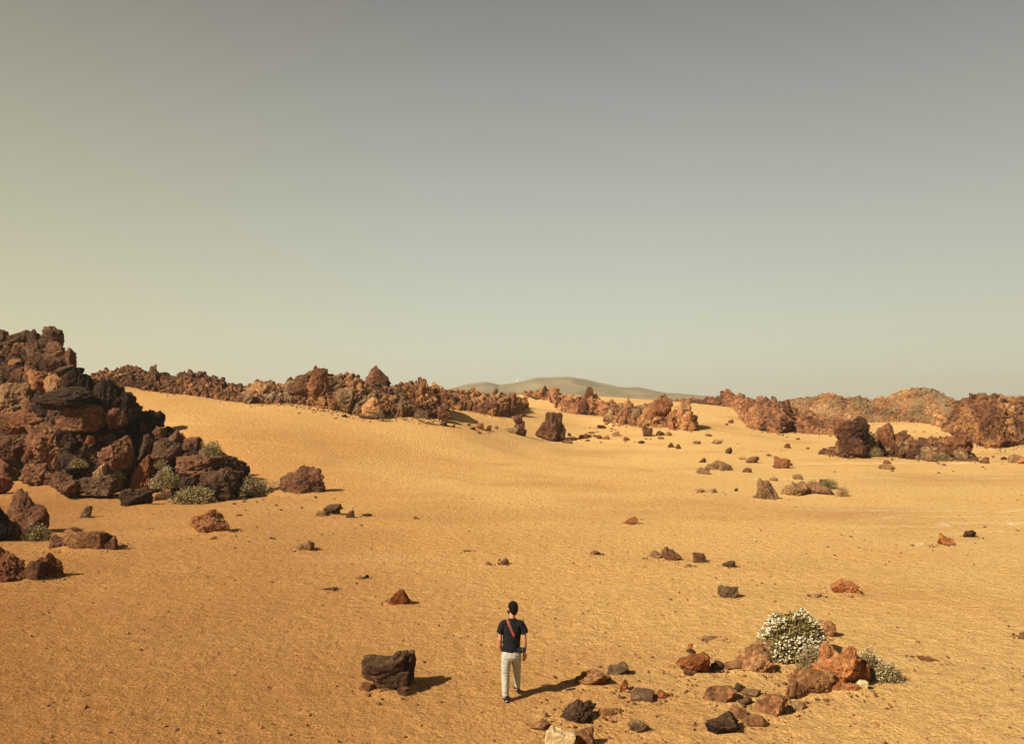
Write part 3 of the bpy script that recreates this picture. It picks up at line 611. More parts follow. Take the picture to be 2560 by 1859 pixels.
# ------------------------------------------------------------------ outcrops
def jumble(key, name, label, cat, mats, thick, nchunk, cpx, seed, core=0.93, lump=1.0, sharp=0.5, skirt=40, lvl=3, pw=0.9, jag=1.0):
    """one rocky mass: a craggy mound under the skyline with boulders packed over it, sliding into rubble at its foot"""
    prof = np.array(OUT[key], float); rs = np.random.RandomState(seed)
    u0, u1 = prof[0, 0], prof[-1, 0]; nu = int((u1 - u0) / 1.3); nw = 90
    us = np.linspace(u0, u1, nu); vt = np.interp(us, prof[:, 0], prof[:, 1]); vb = np.interp(us, prof[:, 0], prof[:, 2]); Yb = np.interp(us, prof[:, 0], prof[:, 3])
    if key != 'L':
        q_ = np.stack([us / 11, us * 0 + seed, us * 0], 1); vt = vt - (np.maximum(fbm(q_, 3, .6), -.25) * 7.0 + .5) * jag
    endf = np.clip(np.minimum(us - u0, u1 - us) / 14.0, 0.05, 1) ** 0.6
    th = np.linspace(-0.12, math.pi + 0.1, nw)
    Vs = []
    for i in range(nu):
        tk = thick * endf[i] * 0.5; Yc = Yb[i] + tk
        top = at(us[i], vt[i], Yc); gz = at(us[i], vb[i], Yb[i])[2]
        H = max(top[2] - gz, 0.2) * core
        yy = Yc - np.cos(th) * tk; s = np.sin(th); zz = gz + np.sign(s) * np.abs(s) ** pw * H
        Vs.append(np.stack([top[0] * yy / Yc, yy, zz], 1))
    V = np.concatenate(Vs); px = np.mean(Yb) / F
    cs = cpx * px
    f1, f2, idc = worley(V / (cs * 1.6) + 0.3 * np.stack([perlin(V / cs + s) for s in (0, 9, 19)], 1))
    dz = (idc - 0.4) * cs * 0.5 - np.exp(-((f2 - f1) / .12) ** 2) * cs * 0.35 + (ridged(V / (cs * 3), 3) - .4) * cs * 0.9
    cen = np.repeat(np.stack([np.interp(us, us, [at(us[i], vb[i], Yb[i] + thick * endf[i] * .5)[c] for i in range(nu)]) for c in range(3)], 1), nw, 0)
    nn = V - cen; nn[:, 0] += rs.normal(size=len(V)) * 1e-3; nn /= (np.linalg.norm(nn, axis=1)[:, None] + 1e-6)
    V = V + nn * (dz * lump * np.repeat(endf, nw))[:, None]
    idx = np.arange(nu * nw).reshape(nu, nw); a = idx[:-1, :-1].ravel(); b = idx[1:, :-1].ravel(); c = idx[1:, 1:].ravel(); d = idx[:-1, 1:].ravel()
    T = np.concatenate([np.stack([a, b, c], 1), np.stack([a, c, d], 1)])
    groups = {0: ([V], [T], len(V))}
    lists = {k: [[], [], 0] for k in range(len(mats))}
    lists[0] = [[V], [T], len(V)]
    base = [rock_shape(seed * 100 + q, lvl, planes=9, k=40, amp=.12, fine=.09, crack=0.0) for q in range(8)]
    hwid = rs.rand(60)
    for q in range(nchunk):
        u = rs.uniform(u0 + 2, u1 - 2); i = min(int((u - u0) / (u1 - u0) * (nu - 1)), nu - 1)
        s = rs.rand() ** 0.85
        hpx = vb[i] - vt[i]
        sz = cpx * px * math.exp(rs.normal() * 0.6) * (0.5 + 0.65 * s) * lump
        sz = min(sz, hpx * px * 0.55, cpx * px * 1.5)
        t = math.asin(min(s, 1)) if s < 0.97 else rs.uniform(1.2, 1.9)
        tk = thick * endf[i] * .5; Yc = Yb[i] + tk
        top = at(us[i], vt[i], Yc); gz = at(us[i], vb[i], Yb[i])[2]; H = max(top[2] - gz, .2)
        y = Yc - math.cos(t) * tk; z = gz + math.sin(t) ** pw * H * core
        z = min(z, gz + H - sz * 0.45); x = top[0] * y / Yc
        B, Fb = base[rs.randint(8)]
        sc = sz * np.array([rs.uniform(.30, .9), rs.uniform(.4, .7), rs.uniform(.28, 1.0)])
        A = rot_z(B * sc, rs.uniform(0, 6.28)); tl = rs.normal() * .35; cc, ss = math.cos(tl), math.sin(tl)
        A = np.stack([A[:, 0] * cc + A[:, 2] * ss, A[:, 1], -A[:, 0] * ss + A[:, 2] * cc], 1) + np.array([x, y, z])
        mi = int(perlin(np.array([[u / 45.0, s * 1.4, seed]]))[0] * len(mats) * 1.3 + len(mats) / 2 + rs.normal() * .35); mi = max(0, min(len(mats) - 1, mi))
        if key == 'L' and rs.rand() < .8 and ((150 < u < 345 and s > .3) or s > .8): mi = 4 if u > 150 else 0  # right side turned from the sun: its shade painted in with near-black chunks
        L_ = lists[mi]; L_[0].append(A); L_[1].append(Fb + L_[2]); L_[2] += len(A)
    for q in range(skirt):
        u = rs.uniform(u0, u1); i = min(int((u - u0) / (u1 - u0) * (nu - 1)), nu - 1)
        y = Yb[i] - abs(rs.normal()) * thick * .07; x = at(us[i], vb[i], Yb[i])[0] * y / Yb[i]; z = height(x, y)[0]
        sz = cpx * px * rs.uniform(.12, .38); B, Fb = base[rs.randint(8)]
        A = rot_z(B * sz * np.array([.7, .6, .5]), rs.uniform(0, 6)) + np.array([x, y, z + sz * .12])
        L_ = lists[rs.randint(len(mats))]; L_[0].append(A); L_[1].append(Fb + L_[2]); L_[2] += len(A)
    VV, FF, MI = [], [], []; o = 0
    for k, L_ in lists.items():
        if L_[0]:
            v = np.concatenate(L_[0]); f = np.concatenate(L_[1]); VV.append(v); FF.append(f + o); MI.append(np.full(len(f), k)); o += len(v)
    V = np.concatenate(VV); org = np.array([V[:, 0].mean(), V[:, 1].mean(), 0]); org[2] = height(org[0], org[1])[0]
    ob = mesh_obj(name, V - org, np.concatenate(FF), None, smooth=False); ob.location = org
    for m in mats: ob.data.materials.append(M[m])
    ob.data.polygons.foreach_set('material_index', np.concatenate(MI).astype(np.int32))
    tag(ob, label, cat)
    return ob

OG = None
jumble('A','rock_outcrop','long dark red-brown ridge on the skyline right behind the left outcrop','outcrop',['fdark','fred','fdark'],24,900,7.5,301,skirt=60,pw=1.2)
jumble('B','rock_outcrop','reddish middle-left outcrop with a rounded summit at the top edge of the sand slope','outcrop',['fred','forange','fdark','ftan'],20,1000,10,302,skirt=320,pw=1.1,core=.95,jag=1.1)
jumble('C','rock_outcrop','low jagged red-brown ridge left of the centre, before the distant green hill','outcrop',['fred','fdark','forange'],14,480,9,303,skirt=90,core=.74,jag=1.3)
jumble('D','rock_outcrop','slanting brown ridge with an upright knob, before the middle of the distant green hill','outcrop',['fred','fdark','forange'],16,460,9,304,skirt=110,core=.74,jag=1.0)
jumble('E','rock_outcrop','bright orange and tan crags in the centre right with black hollows','outcrop',['forange','ftan','fred','fdark'],12,300,12,305,skirt=200,core=.66)
jumble('E2','rock_outcrop','bright orange gable-shaped crag standing before the sand valley','outcrop',['forange','forange','ftan'],9,110,10,306,skirt=50)
jumble('F','rock_outcrop','long red-brown boulder ridge with a small summit, right of the sand valley','outcrop',['fdark','fred','fred','fdark'],36,1300,9,307,skirt=160,pw=1.3,lump=.95,jag=1.0,core=.84)
jumble('G','rock_outcrop','broad orange-brown stony hill on the right skyline','hill',['ftan','fred','forange'],64,1900,5.5,308,skirt=80,lump=.75,pw=1.4,jag=.35)
jumble('H','rock_outcrop','brown and orange stony hill cut by the right edge of the picture','hill',['fred','fdark','fred','forange'],60,2300,7,309,skirt=160,pw=1.4,lump=.8,jag=.5)
jumble('I','rock_outcrop','brown crag outcrop with a dark block at its left end, on the right flat','outcrop',['fdark','fred','ftan','fdark'],10,420,12,310,skirt=200,core=.8)
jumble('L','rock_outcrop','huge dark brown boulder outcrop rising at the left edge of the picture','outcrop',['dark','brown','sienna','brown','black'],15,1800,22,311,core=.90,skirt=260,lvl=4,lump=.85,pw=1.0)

# boulders that make up or sit on the outcrops
def on_out(key, box, mat, label, name='boulder', cat='boulder', thick=15, fwd=1.6, group=None, **kw):
    pr = np.array(OUT[key], float); uc = (box[0] + box[2]) / 2
    vt, vb, Yb = [np.interp(uc, pr[:, 0], pr[:, c]) for c in (1, 2, 3)]
    s = np.clip((vb - (box[1] + box[3]) / 2) / max(vb - vt, 1), 0, 1); t = math.asin(s)
    Y = Yb + thick * .5 * (1 - math.cos(t)) - fwd
    wd = (box[2] - box[0]) * Y / F
    return place_rock(name, label, cat, box, mat, Y=Y - wd * .2, group=group, **kw)
GL = 'boulders piled on the huge left outcrop'
LB = [
 ((-12,727,18,758),'dark','dark round boulder cut by the left edge, top row of the left outcrop'),
 ((19,729,68,762),'dark','wide flat-topped dark boulder second from the left in the top row of the left outcrop'),
 ((52,728,108,784),'dark','large brown-black boulder right of the flat-topped one, top row of the left outcrop'),
 ((93,720,138,760),'dark','pointed boulder at the very summit of the left outcrop'),
 ((100,755,146,786),'brown','blocky boulder just below the summit point of the left outcrop'),
 ((141,768,171,818),'brown','orange-faced boulder leaning out over the right side of the left outcrop top'),
 ((22,758,68,786),'brown','reddish boulder below the flat-topped one on the left outcrop'),
 ((60,784,106,816),'brown','round brown boulder in the third row of the left outcrop'),
 ((102,783,152,816),'dark','dark boulder left of the orange-faced overhanging one'),
 ((158,812,184,824),'black','small black rock jutting out on the right shoulder of the left outcrop'),
 ((58,817,140,856),'red','orange cracked ledge in the upper middle of the left outcrop'),
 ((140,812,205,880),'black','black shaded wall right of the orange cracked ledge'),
 ((-10,845,84,912) ,'tan','broad tan-brown ledge at the left edge, mid height of the left outcrop'),
 ((80,855,215,900),'black','long black rock standing in for the shadow under the orange cracked ledge'),  # shadow under the ledge, built as a near-black rock
 ((192,838,305,925),'black','huge black rounded buttress on the right side of the left outcrop'),  # shade of the side away from the sun put into its colour
 ((135,880,231,942),'brown','big orange-brown boulder in the centre of the left outcrop'),
 ((-10,905,138,952),'red','long orange ledge running from the left edge of the left outcrop'),
 ((232,902,285,940),'brown','red-brown lit face below the black buttress'),
 ((60,938,165,1010),'brown','brown boulder pile below the long orange ledge'),
 ((185,963,209,981),'red','small orange rock in the dark gap at the centre of the left outcrop'),
 ((216,963,292,1030),'brown','craggy red-brown boulder below the lit face, ringed by black shade'),
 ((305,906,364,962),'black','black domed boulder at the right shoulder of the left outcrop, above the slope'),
 ((309,930,324,950),'red','small orange stone at the left foot of the black domed boulder'),
 ((-10,960,70,1010),'brown','orange-brown ledge at the left edge, lower part of the left outcrop'),
 ((338,943,368,972),'brown','brown stone below the black domed boulder'),
 ((362,950,402,985),'dark','dark blocky boulder right below the black domed boulder'),
 ((396,958,420,990),'brown','brown blocky stone above the boulder with two holes'),
 ((404,966,450,1001),'brown','red-brown boulder with dark holes beside the upper green shrub'),
 ((340,968,400,1010),'dark','dark boulder above the left end of the long flat slab'),
 ((300,960,345,1010),'dark','dark boulder between the black dome and the tilted orange slab'),
 ((292,1005,348,1082),'red','tilted orange slab standing left of the pale green shrub'),
 ((108,1040,180,1094),'brown','brown crag at the foot of the left outcrop, its left part orange'),
 ((160,1048,268,1090),'dark','long black undercut rock at the foot of the left outcrop'),
 ((50,1020,118,1068),'brown','low reddish rubble ledge at the foot of the left outcrop'),
 ((-10,1010,60,1056),'brown','brown rubble ledge at the left edge, foot of the left outcrop'),
 ((205,1024,235,1062) ,'tan','pale brown upright rock at the foot of the left outcrop'),
 ((382,1008,492,1052),'brown','long flat brown slab above the pale green shrub'),
 ((438,992,472,1020) ,'tan','tan faceted stone below the upper green shrub'),
 ((479,1005,552,1050),'dark','dark rounded boulder at the right end of the left outcrop'),
 ((444,1034,530,1099),'dark','craggy dark boulder between two shrubs at the foot of the left outcrop'),
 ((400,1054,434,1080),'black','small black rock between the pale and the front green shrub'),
 ((530,1030,556,1048),'dark','small dark rock touching the dark rounded boulder at the right end'),
]
LP = {2:[.8,1,1,.8],3:[.7,1,.8,.55],5:[.8,1,.8,.6],10:[1,.9,.8,.75],14:[.8,1,1,.9,.75],15:[.95,1,.9,.8,.5],21:[.6,.85,1,.9,.6],30:[.45,.75,1,1],36:[.8,1,.9,.8],38:[.6,1,.95,.6]}
for i, (bx, mt, lb) in enumerate(LB):
    big = (bx[2] - bx[0]) > 55
    on_out('L', bx, mt, lb, group=GL, lvl=6 if big else 5, seed=400 + i, crack=.09 if mt in ('rust', 'red', 'brown') else .05,
           amp=.13, prof=LP.get(i), bury=.25, fwd=.9 if i < 10 else 2.6, dp=.85, boxy=(i % 3 == 0) * 1.0, planes=10, k=22)
GM = 'large boulders of the middle-left outcrop'
for i, (bx, mt, lb, pf) in enumerate([
 ((806,809,868,862),'fdark','sharp dark horn-shaped peak of the middle-left outcrop',[.25,.5,.8,1,.75,.6,.3]),
 ((678,813,731,878),'fred','smooth reddish rounded summit rock of the middle-left outcrop',[.5,.8,1,.95,.6]),
 ((655,826,694,845),'fdark','slab jutting left from the rounded summit rock',[.4,.6,.8,1]),
 ((635,836,694,876),'fdark','dark shoulder rock left of the rounded summit',[.3,.7,1]),
 ((740,856,784,905),'ftan','tan block with a black right side in the middle-left outcrop',[.6,.9,1,.9,.7]),
 ((552,846,600,875),'forange','orange rounded cap at the left end of the middle-left outcrop',[.7,1,1,.8]),
 ((800,878,852,918),'forange','orange arch-like hump with a black hollow in the middle-left outcrop',[.3,.7,1,.9,.5]),
 ((538,864,562,892),'ftan','tan upright block left of the orange rounded cap',[.9,1,.8]),
 ((920,842,944,880),'fred','brown upright rock on the right part of the middle-left outcrop',[.7,1,1]),
 ((716,815,723,822),'fdark','tiny dark stone balanced on the rounded summit rock',None),
 ((967,898,1003,925),'fred','reddish block at the right foot of the middle-left outcrop',[.8,1,.8,.5])]):
    on_out('B', bx, mt, lb, 'boulder', 'boulder', thick=18, fwd=1.5, group=GM, seed=500 + i, prof=pf, lvl=5, amp=.15, crack=.06, bury=.2)
GR_ = 'large boulders of the right and centre crags'
for i, (k, th_, bx, mt, lb, pf) in enumerate([
 ('A',22,(333,813,355,835),'fdark','square dark tooth standing on the long left skyline ridge',[.9,1,.9,.6]),
 ('C',14,(1116,868,1146,912),'fdark','dark fluted block at the right end of the low jagged ridge',[.7,1,.95,.8]),
 ('C',14,(1150,878,1172,900),'fred','rounded red boulder on the sand right of the low jagged ridge',[.7,1,.8]),
 ('C',14,(1093,857,1104,868),'fdark','dark block on top of the low jagged ridge',None),
 ('D',16,(1200,853,1215,876),'fdark','dark knob left of the twin rocks on the slanting ridge',None),
 ('D',16,(1215,855,1240,880),'fred','broad red knob on the left part of the slanting ridge',[1,.95,.6]),
 ('D',16,(1296,855,1316,885),'fdark','upright dark knob on the middle of the slanting ridge',[.8,1,1]),
 ('D',16,(1282,885,1312,915),'fdark','black hollow boulder on the front of the slanting ridge',None),
 ('E',12,(1380,874,1400,912),'forange','bright orange upright crag in the centre right',[.6,.9,1]),
 ('E',12,(1434,872,1487,925),'fred','dark red crag with an overhanging right edge in the centre right',[.8,.9,1,.95,.9]),
 ('E',12,(1338,905,1362,932),'ftan','tan pyramid-shaped rock left of the orange crags',[.6,1,.5]),
 ('E',12,(1400,900,1425,925),'ftan','pale tan block between the two big centre right crags',None),
 ('I',10,(1858,921,1922,965),'fdark','dark smooth block topping the left end of the right front crag',[.9,1,.95,.9,.7]),
 ('I',10,(1862,962,1920,1006),'fdark','brown grooved block below the dark smooth block of the right front crag',[1,.9,.9,.8]),
 ('I',10,(1944,935,1982,990),'fred','pointed red-brown rock in the middle of the right front crag',[.7,1,.9,.5]),
 ('I',10,(2080,960,2140,1000),'fred','rounded red-brown rock at the right end of the right front crag',[.8,1,.8,.8]),
 ('F',22,(1606,860,1628,885),'fred','small summit rock of the long red-brown boulder ridge',[.8,1,.9]),
 ('I',10,(1930,990,1960,1012),'ftan','pale lichen-covered rock at the foot of the right front crag',None)]):
    on_out(k, bx, mt, lb, 'boulder', 'boulder', thick=th_, fwd=.8, group=GR_, seed=600 + i, prof=pf, lvl=5, amp=.15, crack=.06, bury=.2)

# ------------------------------------------------------------------ distant hills
def hill(prof, Y, depth, mat, name='hills'):
    prof = np.array(prof, float); us = np.linspace(prof[0, 0], prof[-1, 0], 420); vt = np.interp(us, prof[:, 0], prof[:, 1])
    kk = np.exp(-np.linspace(-2, 2, 9) ** 2); kk /= kk.sum(); vt = np.convolve(np.pad(vt, 4, 'edge'), kk, 'valid')
    fr = np.linspace(0, 1, 70); Vs = []
    for u, v in zip(us, vt):
        top = at(u, v, Y); H = top[2] - 2.0
        y = Y - depth / 2 + depth * fr; s = np.sin(math.pi * fr) ** 0.9
        Vs.append(np.stack([top[0] * (0.45 + .55 * y / Y), y, 2.0 + H * s - .5], 1))
    V = np.concatenate(Vs); V[:, 2] += (ridged(V / 90, 4) - .45) * 9 * np.sin(math.pi * np.tile(fr, len(us))) * np.abs(np.tile(fr, len(us)) * 2 - 1)
    nu, nw = len(us), 70; idx = np.arange(nu * nw).reshape(nu, nw)
    Fq = np.stack([idx[:-1, :-1].ravel(), idx[1:, :-1].ravel(), idx[1:, 1:].ravel(), idx[:-1, 1:].ravel()], 1)
    tag(mesh_obj(name, V, Fq, mat), kind='structure')
def hill_mat():
    m, t, b = new_mat('dry_scrub_slope'); b.inputs['Roughness'].default_value = 1
    N_, L_ = t.nodes.new, t.links.new; geo = N_('ShaderNodeNewGeometry')
    a = N_('ShaderNodeTexNoise'); a.inputs['Scale'].default_value = .020; a.inputs['Detail'].default_value = 10; a.inputs['Roughness'].default_value = .7
    L_(geo.outputs['Position'], a.inputs[0]); r = N_('ShaderNodeValToRGB'); e = r.color_ramp.elements
    e[0].position = .35; e[0].color = (.115, .082, .036, 1); e[1].position = .62; e[1].color = (.27, .20, .092, 1)
    L_(a.outputs[0], r.inputs[0]); L_(r.outputs[0], b.inputs['Base Color']); return m
HM = hill_mat()
hill([(900,892),(960,872),(1000,860),(1040,849),(1075,845),(1090,847),(1107,852),(1135,848),(1160,843),(1185,836),(1195,835),(1260,834),(1290,839),(1330,848),(1365,856),(1385,858),(1405,856),(1440,863),(1470,869),(1560,876),(1640,882),(1720,890)],1400,600,HM)
hill([(380,872),(440,850),(480,843),(500,846),(545,857),(600,868),(660,885)],900,300,HM)
hill([(2180,890),(2220,880),(2239,874),(2250,876),(2268,873),(2330,868),(2420,868)],500,160,HM)
# observatory tower and dome on the distant hill
tw = plain('white_paint', (.82, .80, .76), .6)
def observatory():
    p = at(1146, 846, 1385); e = empty('observatory_tower', p); e.scale = (.75, .75, .75)
    tag(e, 'tiny white observatory tower on the crest of the distant green hill', 'tower')
    def cyl(name, r0, r1, z0, z1, par, n=20):
        a = np.linspace(0, 2 * math.pi, n, endpoint=False); V = [[math.cos(t) * r, math.sin(t) * r, z] for r, z in ((r0, z0), (r1, z1)) for t in a] + [[0, 0, z0], [0, 0, z1]]
        Fs = [[i, (i + 1) % n, n + (i + 1) % n] for i in range(n)] + [[i, n + (i + 1) % n, n + i] for i in range(n)] + [[2 * n, (i + 1) % n, i] for i in range(n)] + [[2 * n + 1, n + i, n + (i + 1) % n] for i in range(n)]
        return mesh_obj(name, V, Fs, tw, par, smooth=False)
    cyl('tower_shaft', 1.3, 1.1, -2, 6.5, e); cyl('antenna', .18, .10, 6.5, 11, e); cyl('gallery', 1.6, 1.6, 4.6, 5.3, e)
    q = at(1160, 844, 1385); e2 = empty('observatory_dome', q); e2.scale = (.6, .6, .6)
    tag(e2, 'tiny white dome right of the observatory tower on the distant hill', 'dome')
    cyl('dome_base', 2.2, 2.2, -2, .3, e2)
    Dv, Df = ico(3); mesh_obj('dome_roof', Dv * np.array([2.3, 2.3, 1.6]) + np.array([0, 0, .3]), Df, tw, e2)
observatory()

# ------------------------------------------------------------------ shrubs
def leaf_mat(name, c0, c1):
    m, t, b = new_mat(name); b.inputs['Roughness'].default_value = .85
    N_, L_ = t.nodes.new, t.links.new; geo = N_('ShaderNodeNewGeometry'); r = N_('ShaderNodeValToRGB')
    r.color_ramp.elements[0].color = (*c0, 1); r.color_ramp.elements[1].color = (*c1, 1)
    L_(geo.outputs['Random Per Island'], r.inputs[0]); L_(r.outputs[0], b.inputs['Base Color']); return m
GREEN = leaf_mat('olive_leaves', (.06, .050, .018), (.30, .24, .085))
OLIVE = leaf_mat('yellow_olive_leaves', (.07, .050, .018), (.40, .30, .11))
DRY = leaf_mat('dry_leaves', (.10, .065, .025), (.38, .28, .12))
STRAW = leaf_mat('straw', (.25, .14, .05), (.44, .28, .12))
TWIG = plain('twigs', (.13, .085, .045), .9)
WHITE = leaf_mat('white_petals', (.34, .28, .17), (.62, .55, .39))
def shrub(label, box, leaf, flowers, seed, n=2600, Y=None, name='flowering_shrub', cat='shrub', group='low cushion shrubs among the rocks', dp=.8, fsize=1.0, lumpy=.22):
    u0, v0, u1, v1 = box; uc = (u0 + u1) / 2; rs = np.random.RandomState(seed)
    if 20 < seed < 29: v0 += (v1 - v0) * .14                        # the cushions by the left outcrop are low
    if Y is None: Yf = hit(uc, v1)[1]
    else: Yf = Y
    wd = (u1 - u0) * Yf / F; d = wd * dp; Yc = Yf + d * .4; wd = (u1 - u0) * Yc / F; xc = at(uc, v1, Yc)[0]
    zb = height(xc, Yc)[0] if Y is None else at(uc, v1, Y)[2]
    H = max(at(uc, v0, Yc)[2] - zb, .15)
    e = empty(name, (xc, Yc, zb)); tag(e, label, cat, group)
    dirs = rs.normal(size=(n, 3)); dirs[:, 2] = np.abs(dirs[:, 2]); dirs /= np.linalg.norm(dirs, axis=1)[:, None]
    lump = 1 + lumpy * perlin(dirs * 2.6 + seed) + .10 * perlin(dirs * 7 + seed)
    rr = (rs.rand(n) ** .35) * lump * .93
    C = dirs * rr[:, None] * np.array([wd / 2, d / 2, H])
    keep = perlin(C / (wd * .14) + seed * 3.1) > -.42; C = C[keep]; dirs = dirs[keep]; n = len(C)
    L_ = wd * .045 * rs.uniform(.6, 1.5, n) + .014; a = dirs * .6 + rs.normal(size=(n, 3)) * .7; a /= np.linalg.norm(a, axis=1)[:, None]
    b = np.cross(a, rs.normal(size=(n, 3))); b /= np.linalg.norm(b, axis=1)[:, None]
    wv = (L_ * .22)[:, None]; l = L_[:, None]
    V = np.stack([C - b * wv * .3, C + a * l * .5 - b * wv, C + a * l, C + a * l * .5 + b * wv], 1).reshape(-1, 3)
    mesh_obj('foliage', V, np.arange(n * 4).reshape(n, 4), leaf, e, smooth=False)
    # stems
    Vs, Fs, o = [], [], 0
    for q in range(46):
        t = dirs[rs.randint(n)]; tip = t * np.array([wd / 2, d / 2, H]) * .8; mid = tip * .5 + rs.normal(size=3) * wd * .02
        r0 = .006 + wd * .004; ring = []
        for k, (c, r) in enumerate(((np.array([tip[0] * .1, tip[1] * .1, -.03]), r0), (mid, r0 * .7), (tip, r0 * .3))):
            ring += [c + np.array([math.cos(g) * r, math.sin(g) * r, 0]) for g in (0, 2.09, 4.19)]
        Vs += ring
        for k in range(2):
            for g in range(3):
                A0 = o + k * 3 + g; A1 = o + k * 3 + (g + 1) % 3; Fs.append([A0, A1, A1 + 3, A0 + 3])
        o += 9
    mesh_obj('stems', Vs, Fs, TWIG, e, smooth=True)
    if flowers:
        fd = rs.normal(size=(flowers * 3, 3)); fd[:, 2] = np.abs(fd[:, 2]) + .05; fd /= np.linalg.norm(fd, axis=1)[:, None]
        sel = perlin(fd * 2.2 + seed * 1.7) > -.12; fd = fd[sel][:flowers]
        lump = 1 + lumpy * perlin(fd * 2.6 + seed) + .10 * perlin(fd * 7 + seed)
        Cf = fd * (lump * rs.uniform(.90, 1.0, len(fd)))[:, None] * np.array([wd / 2, d / 2, H])
        B, Fb = ico(1); sz = (wd * .012 + .008) * fsize; rad = rs.uniform(.7, 1.3, len(Cf))
        show = np.argsort(-(rad * (1.2 - .5 * fd[:, 1] + .4 * fd[:, 2])))      # largest and most turned to the viewer first
        fm = None
        for k in show[:100]:
            if fm is None:
                fo = mesh_obj('flower', B * sz * np.array([1, 1, .6]), Fb, WHITE, e); fm = fo.data
            else:
                fo = bpy.data.objects.new('flower', fm); COL.objects.link(fo); fo.parent = e
            fo.location = Cf[k]; fo.scale = (rad[k],) * 3
        rest = show[100:]
        if len(rest):
            tag(mesh_obj('flowers', (B[None] * sz * rad[rest][:, None, None] * np.array([1, 1, .6]) + Cf[rest][:, None]).reshape(-1, 3),
                (Fb[None] + (np.arange(len(rest)) * len(B))[:, None, None]).reshape(-1, 3), WHITE, e), kind='stuff')
    return e
ymain = hit(1757, 1466)[1]
shrub('large rounded shrub covered with white flowers, growing over the tan boulder', (1676,1352,1838,1470), OLIVE, 1150, 11, 22000, dp=.85, fsize=1.0, lumpy=.14)
shrub('narrow olive shrub strip between the large flowering shrub and the orange crag', (1765,1428,1835,1492), DRY, 30, 12, 2600, dp=.6)
shrub('low shrub with few white flowers against the right side of the orange crag', (1890,1440,1958,1506), DRY, 120, 13, 4200, dp=.6, lumpy=.3)
shrub('lower outer shrub with few flowers, its tip trailing away from the orange crag', (1934,1466,1998,1513), DRY, 90, 14, 3400, dp=.6, lumpy=.3)
def shL(label, box, leaf, fl, seed, Yoff=0, n=2200, nm='flowering_shrub'):
    pr = np.array(OUT['L'], float); uc = (box[0] + box[2]) / 2; vt, vb, Yb = [np.interp(uc, pr[:, 0], pr[:, c]) for c in (1, 2, 3)]
    s = np.clip((vb - box[3]) / max(vb - vt, 1), 0, 1); Y = Yb + 7.5 * (1 - math.cos(math.asin(s))) - 1.6 + Yoff
    return shrub(label, box, OLIVE if leaf is GREEN else leaf, fl, seed, n, Y=Y if s > .03 else None, name=nm, lumpy=.32, fsize=.8)
shL('pale yellow-green shrub dotted with flowers, brightest on the left outcrop', (332,1030,404,1082), GREEN, 230, 21, -.6, 4200)
shL('olive shrub in front of the dark crag, lowest of the left outcrop', (381,1072,476,1117), GREEN, 160, 22, 0, 4800)
shL('grey-green shrub on the upper right shoulder of the left outcrop', (438,966,497,1020), GREEN, 60, 23, 0, 3600)
shL('brownish shrub at the right end of the left outcrop, before the dark rounded boulder', (524,1048,597,1097), DRY, 90, 24, 0, 3600)
shL('small dim shrub in the black hollow of the left outcrop', (236,1032,276,1062), GREEN, 60, 25, -.8, 1600)
shL('small olive shrub left of the dim one, at the foot of the left outcrop', (150,1010,196,1036), GREEN, 10, 26, -.8, 1600)
shL('tiny olive shrub just above the pale yellow-green shrub', (340,1014,372,1036), GREEN, 20, 28, -.6, 1200)
shrub('green flowering shrub in shade below the large rounded boulder at the left edge', (48,1154,114,1199), OLIVE, 100, 27, 3200, lumpy=.3, fsize=.8)
shrub('left of two small green shrubs on the right flat', (1778,1062,1822,1090), GREEN, 12, 31, 1800)
shrub('right of two small green shrubs on the right flat', (1814,1058,1858,1084), GREEN, 12, 32, 1800)
shrub('dry orange grass tuft right of the two small green shrubs', (1850,1074,1882,1100), STRAW, 0, 33, 1600, name='grass_tuft', cat='grass tuft', group='dry tufts')
shrub('low dry bush at the foot of the middle-left outcrop, right of the arch hollow', (822,905,852,924), DRY, 0, 34, 1200, Y=74.5, name='dry_bush')
shrub('low dry bush at the right foot of the middle-left outcrop', (915,905,950,926), DRY, 0, 35, 1200, Y=76, name='dry_bush')
shrub('dry pale bush at the foot of the right front crag, left part', (1925,988,1955,1010), DRY, 0, 36, 1400, Y=74, name='dry_bush')
shrub('dry pale bush at the foot of the right front crag, right part', (2050,1000,2105,1020), DRY, 0, 37, 1400, Y=71.5, name='dry_bush')

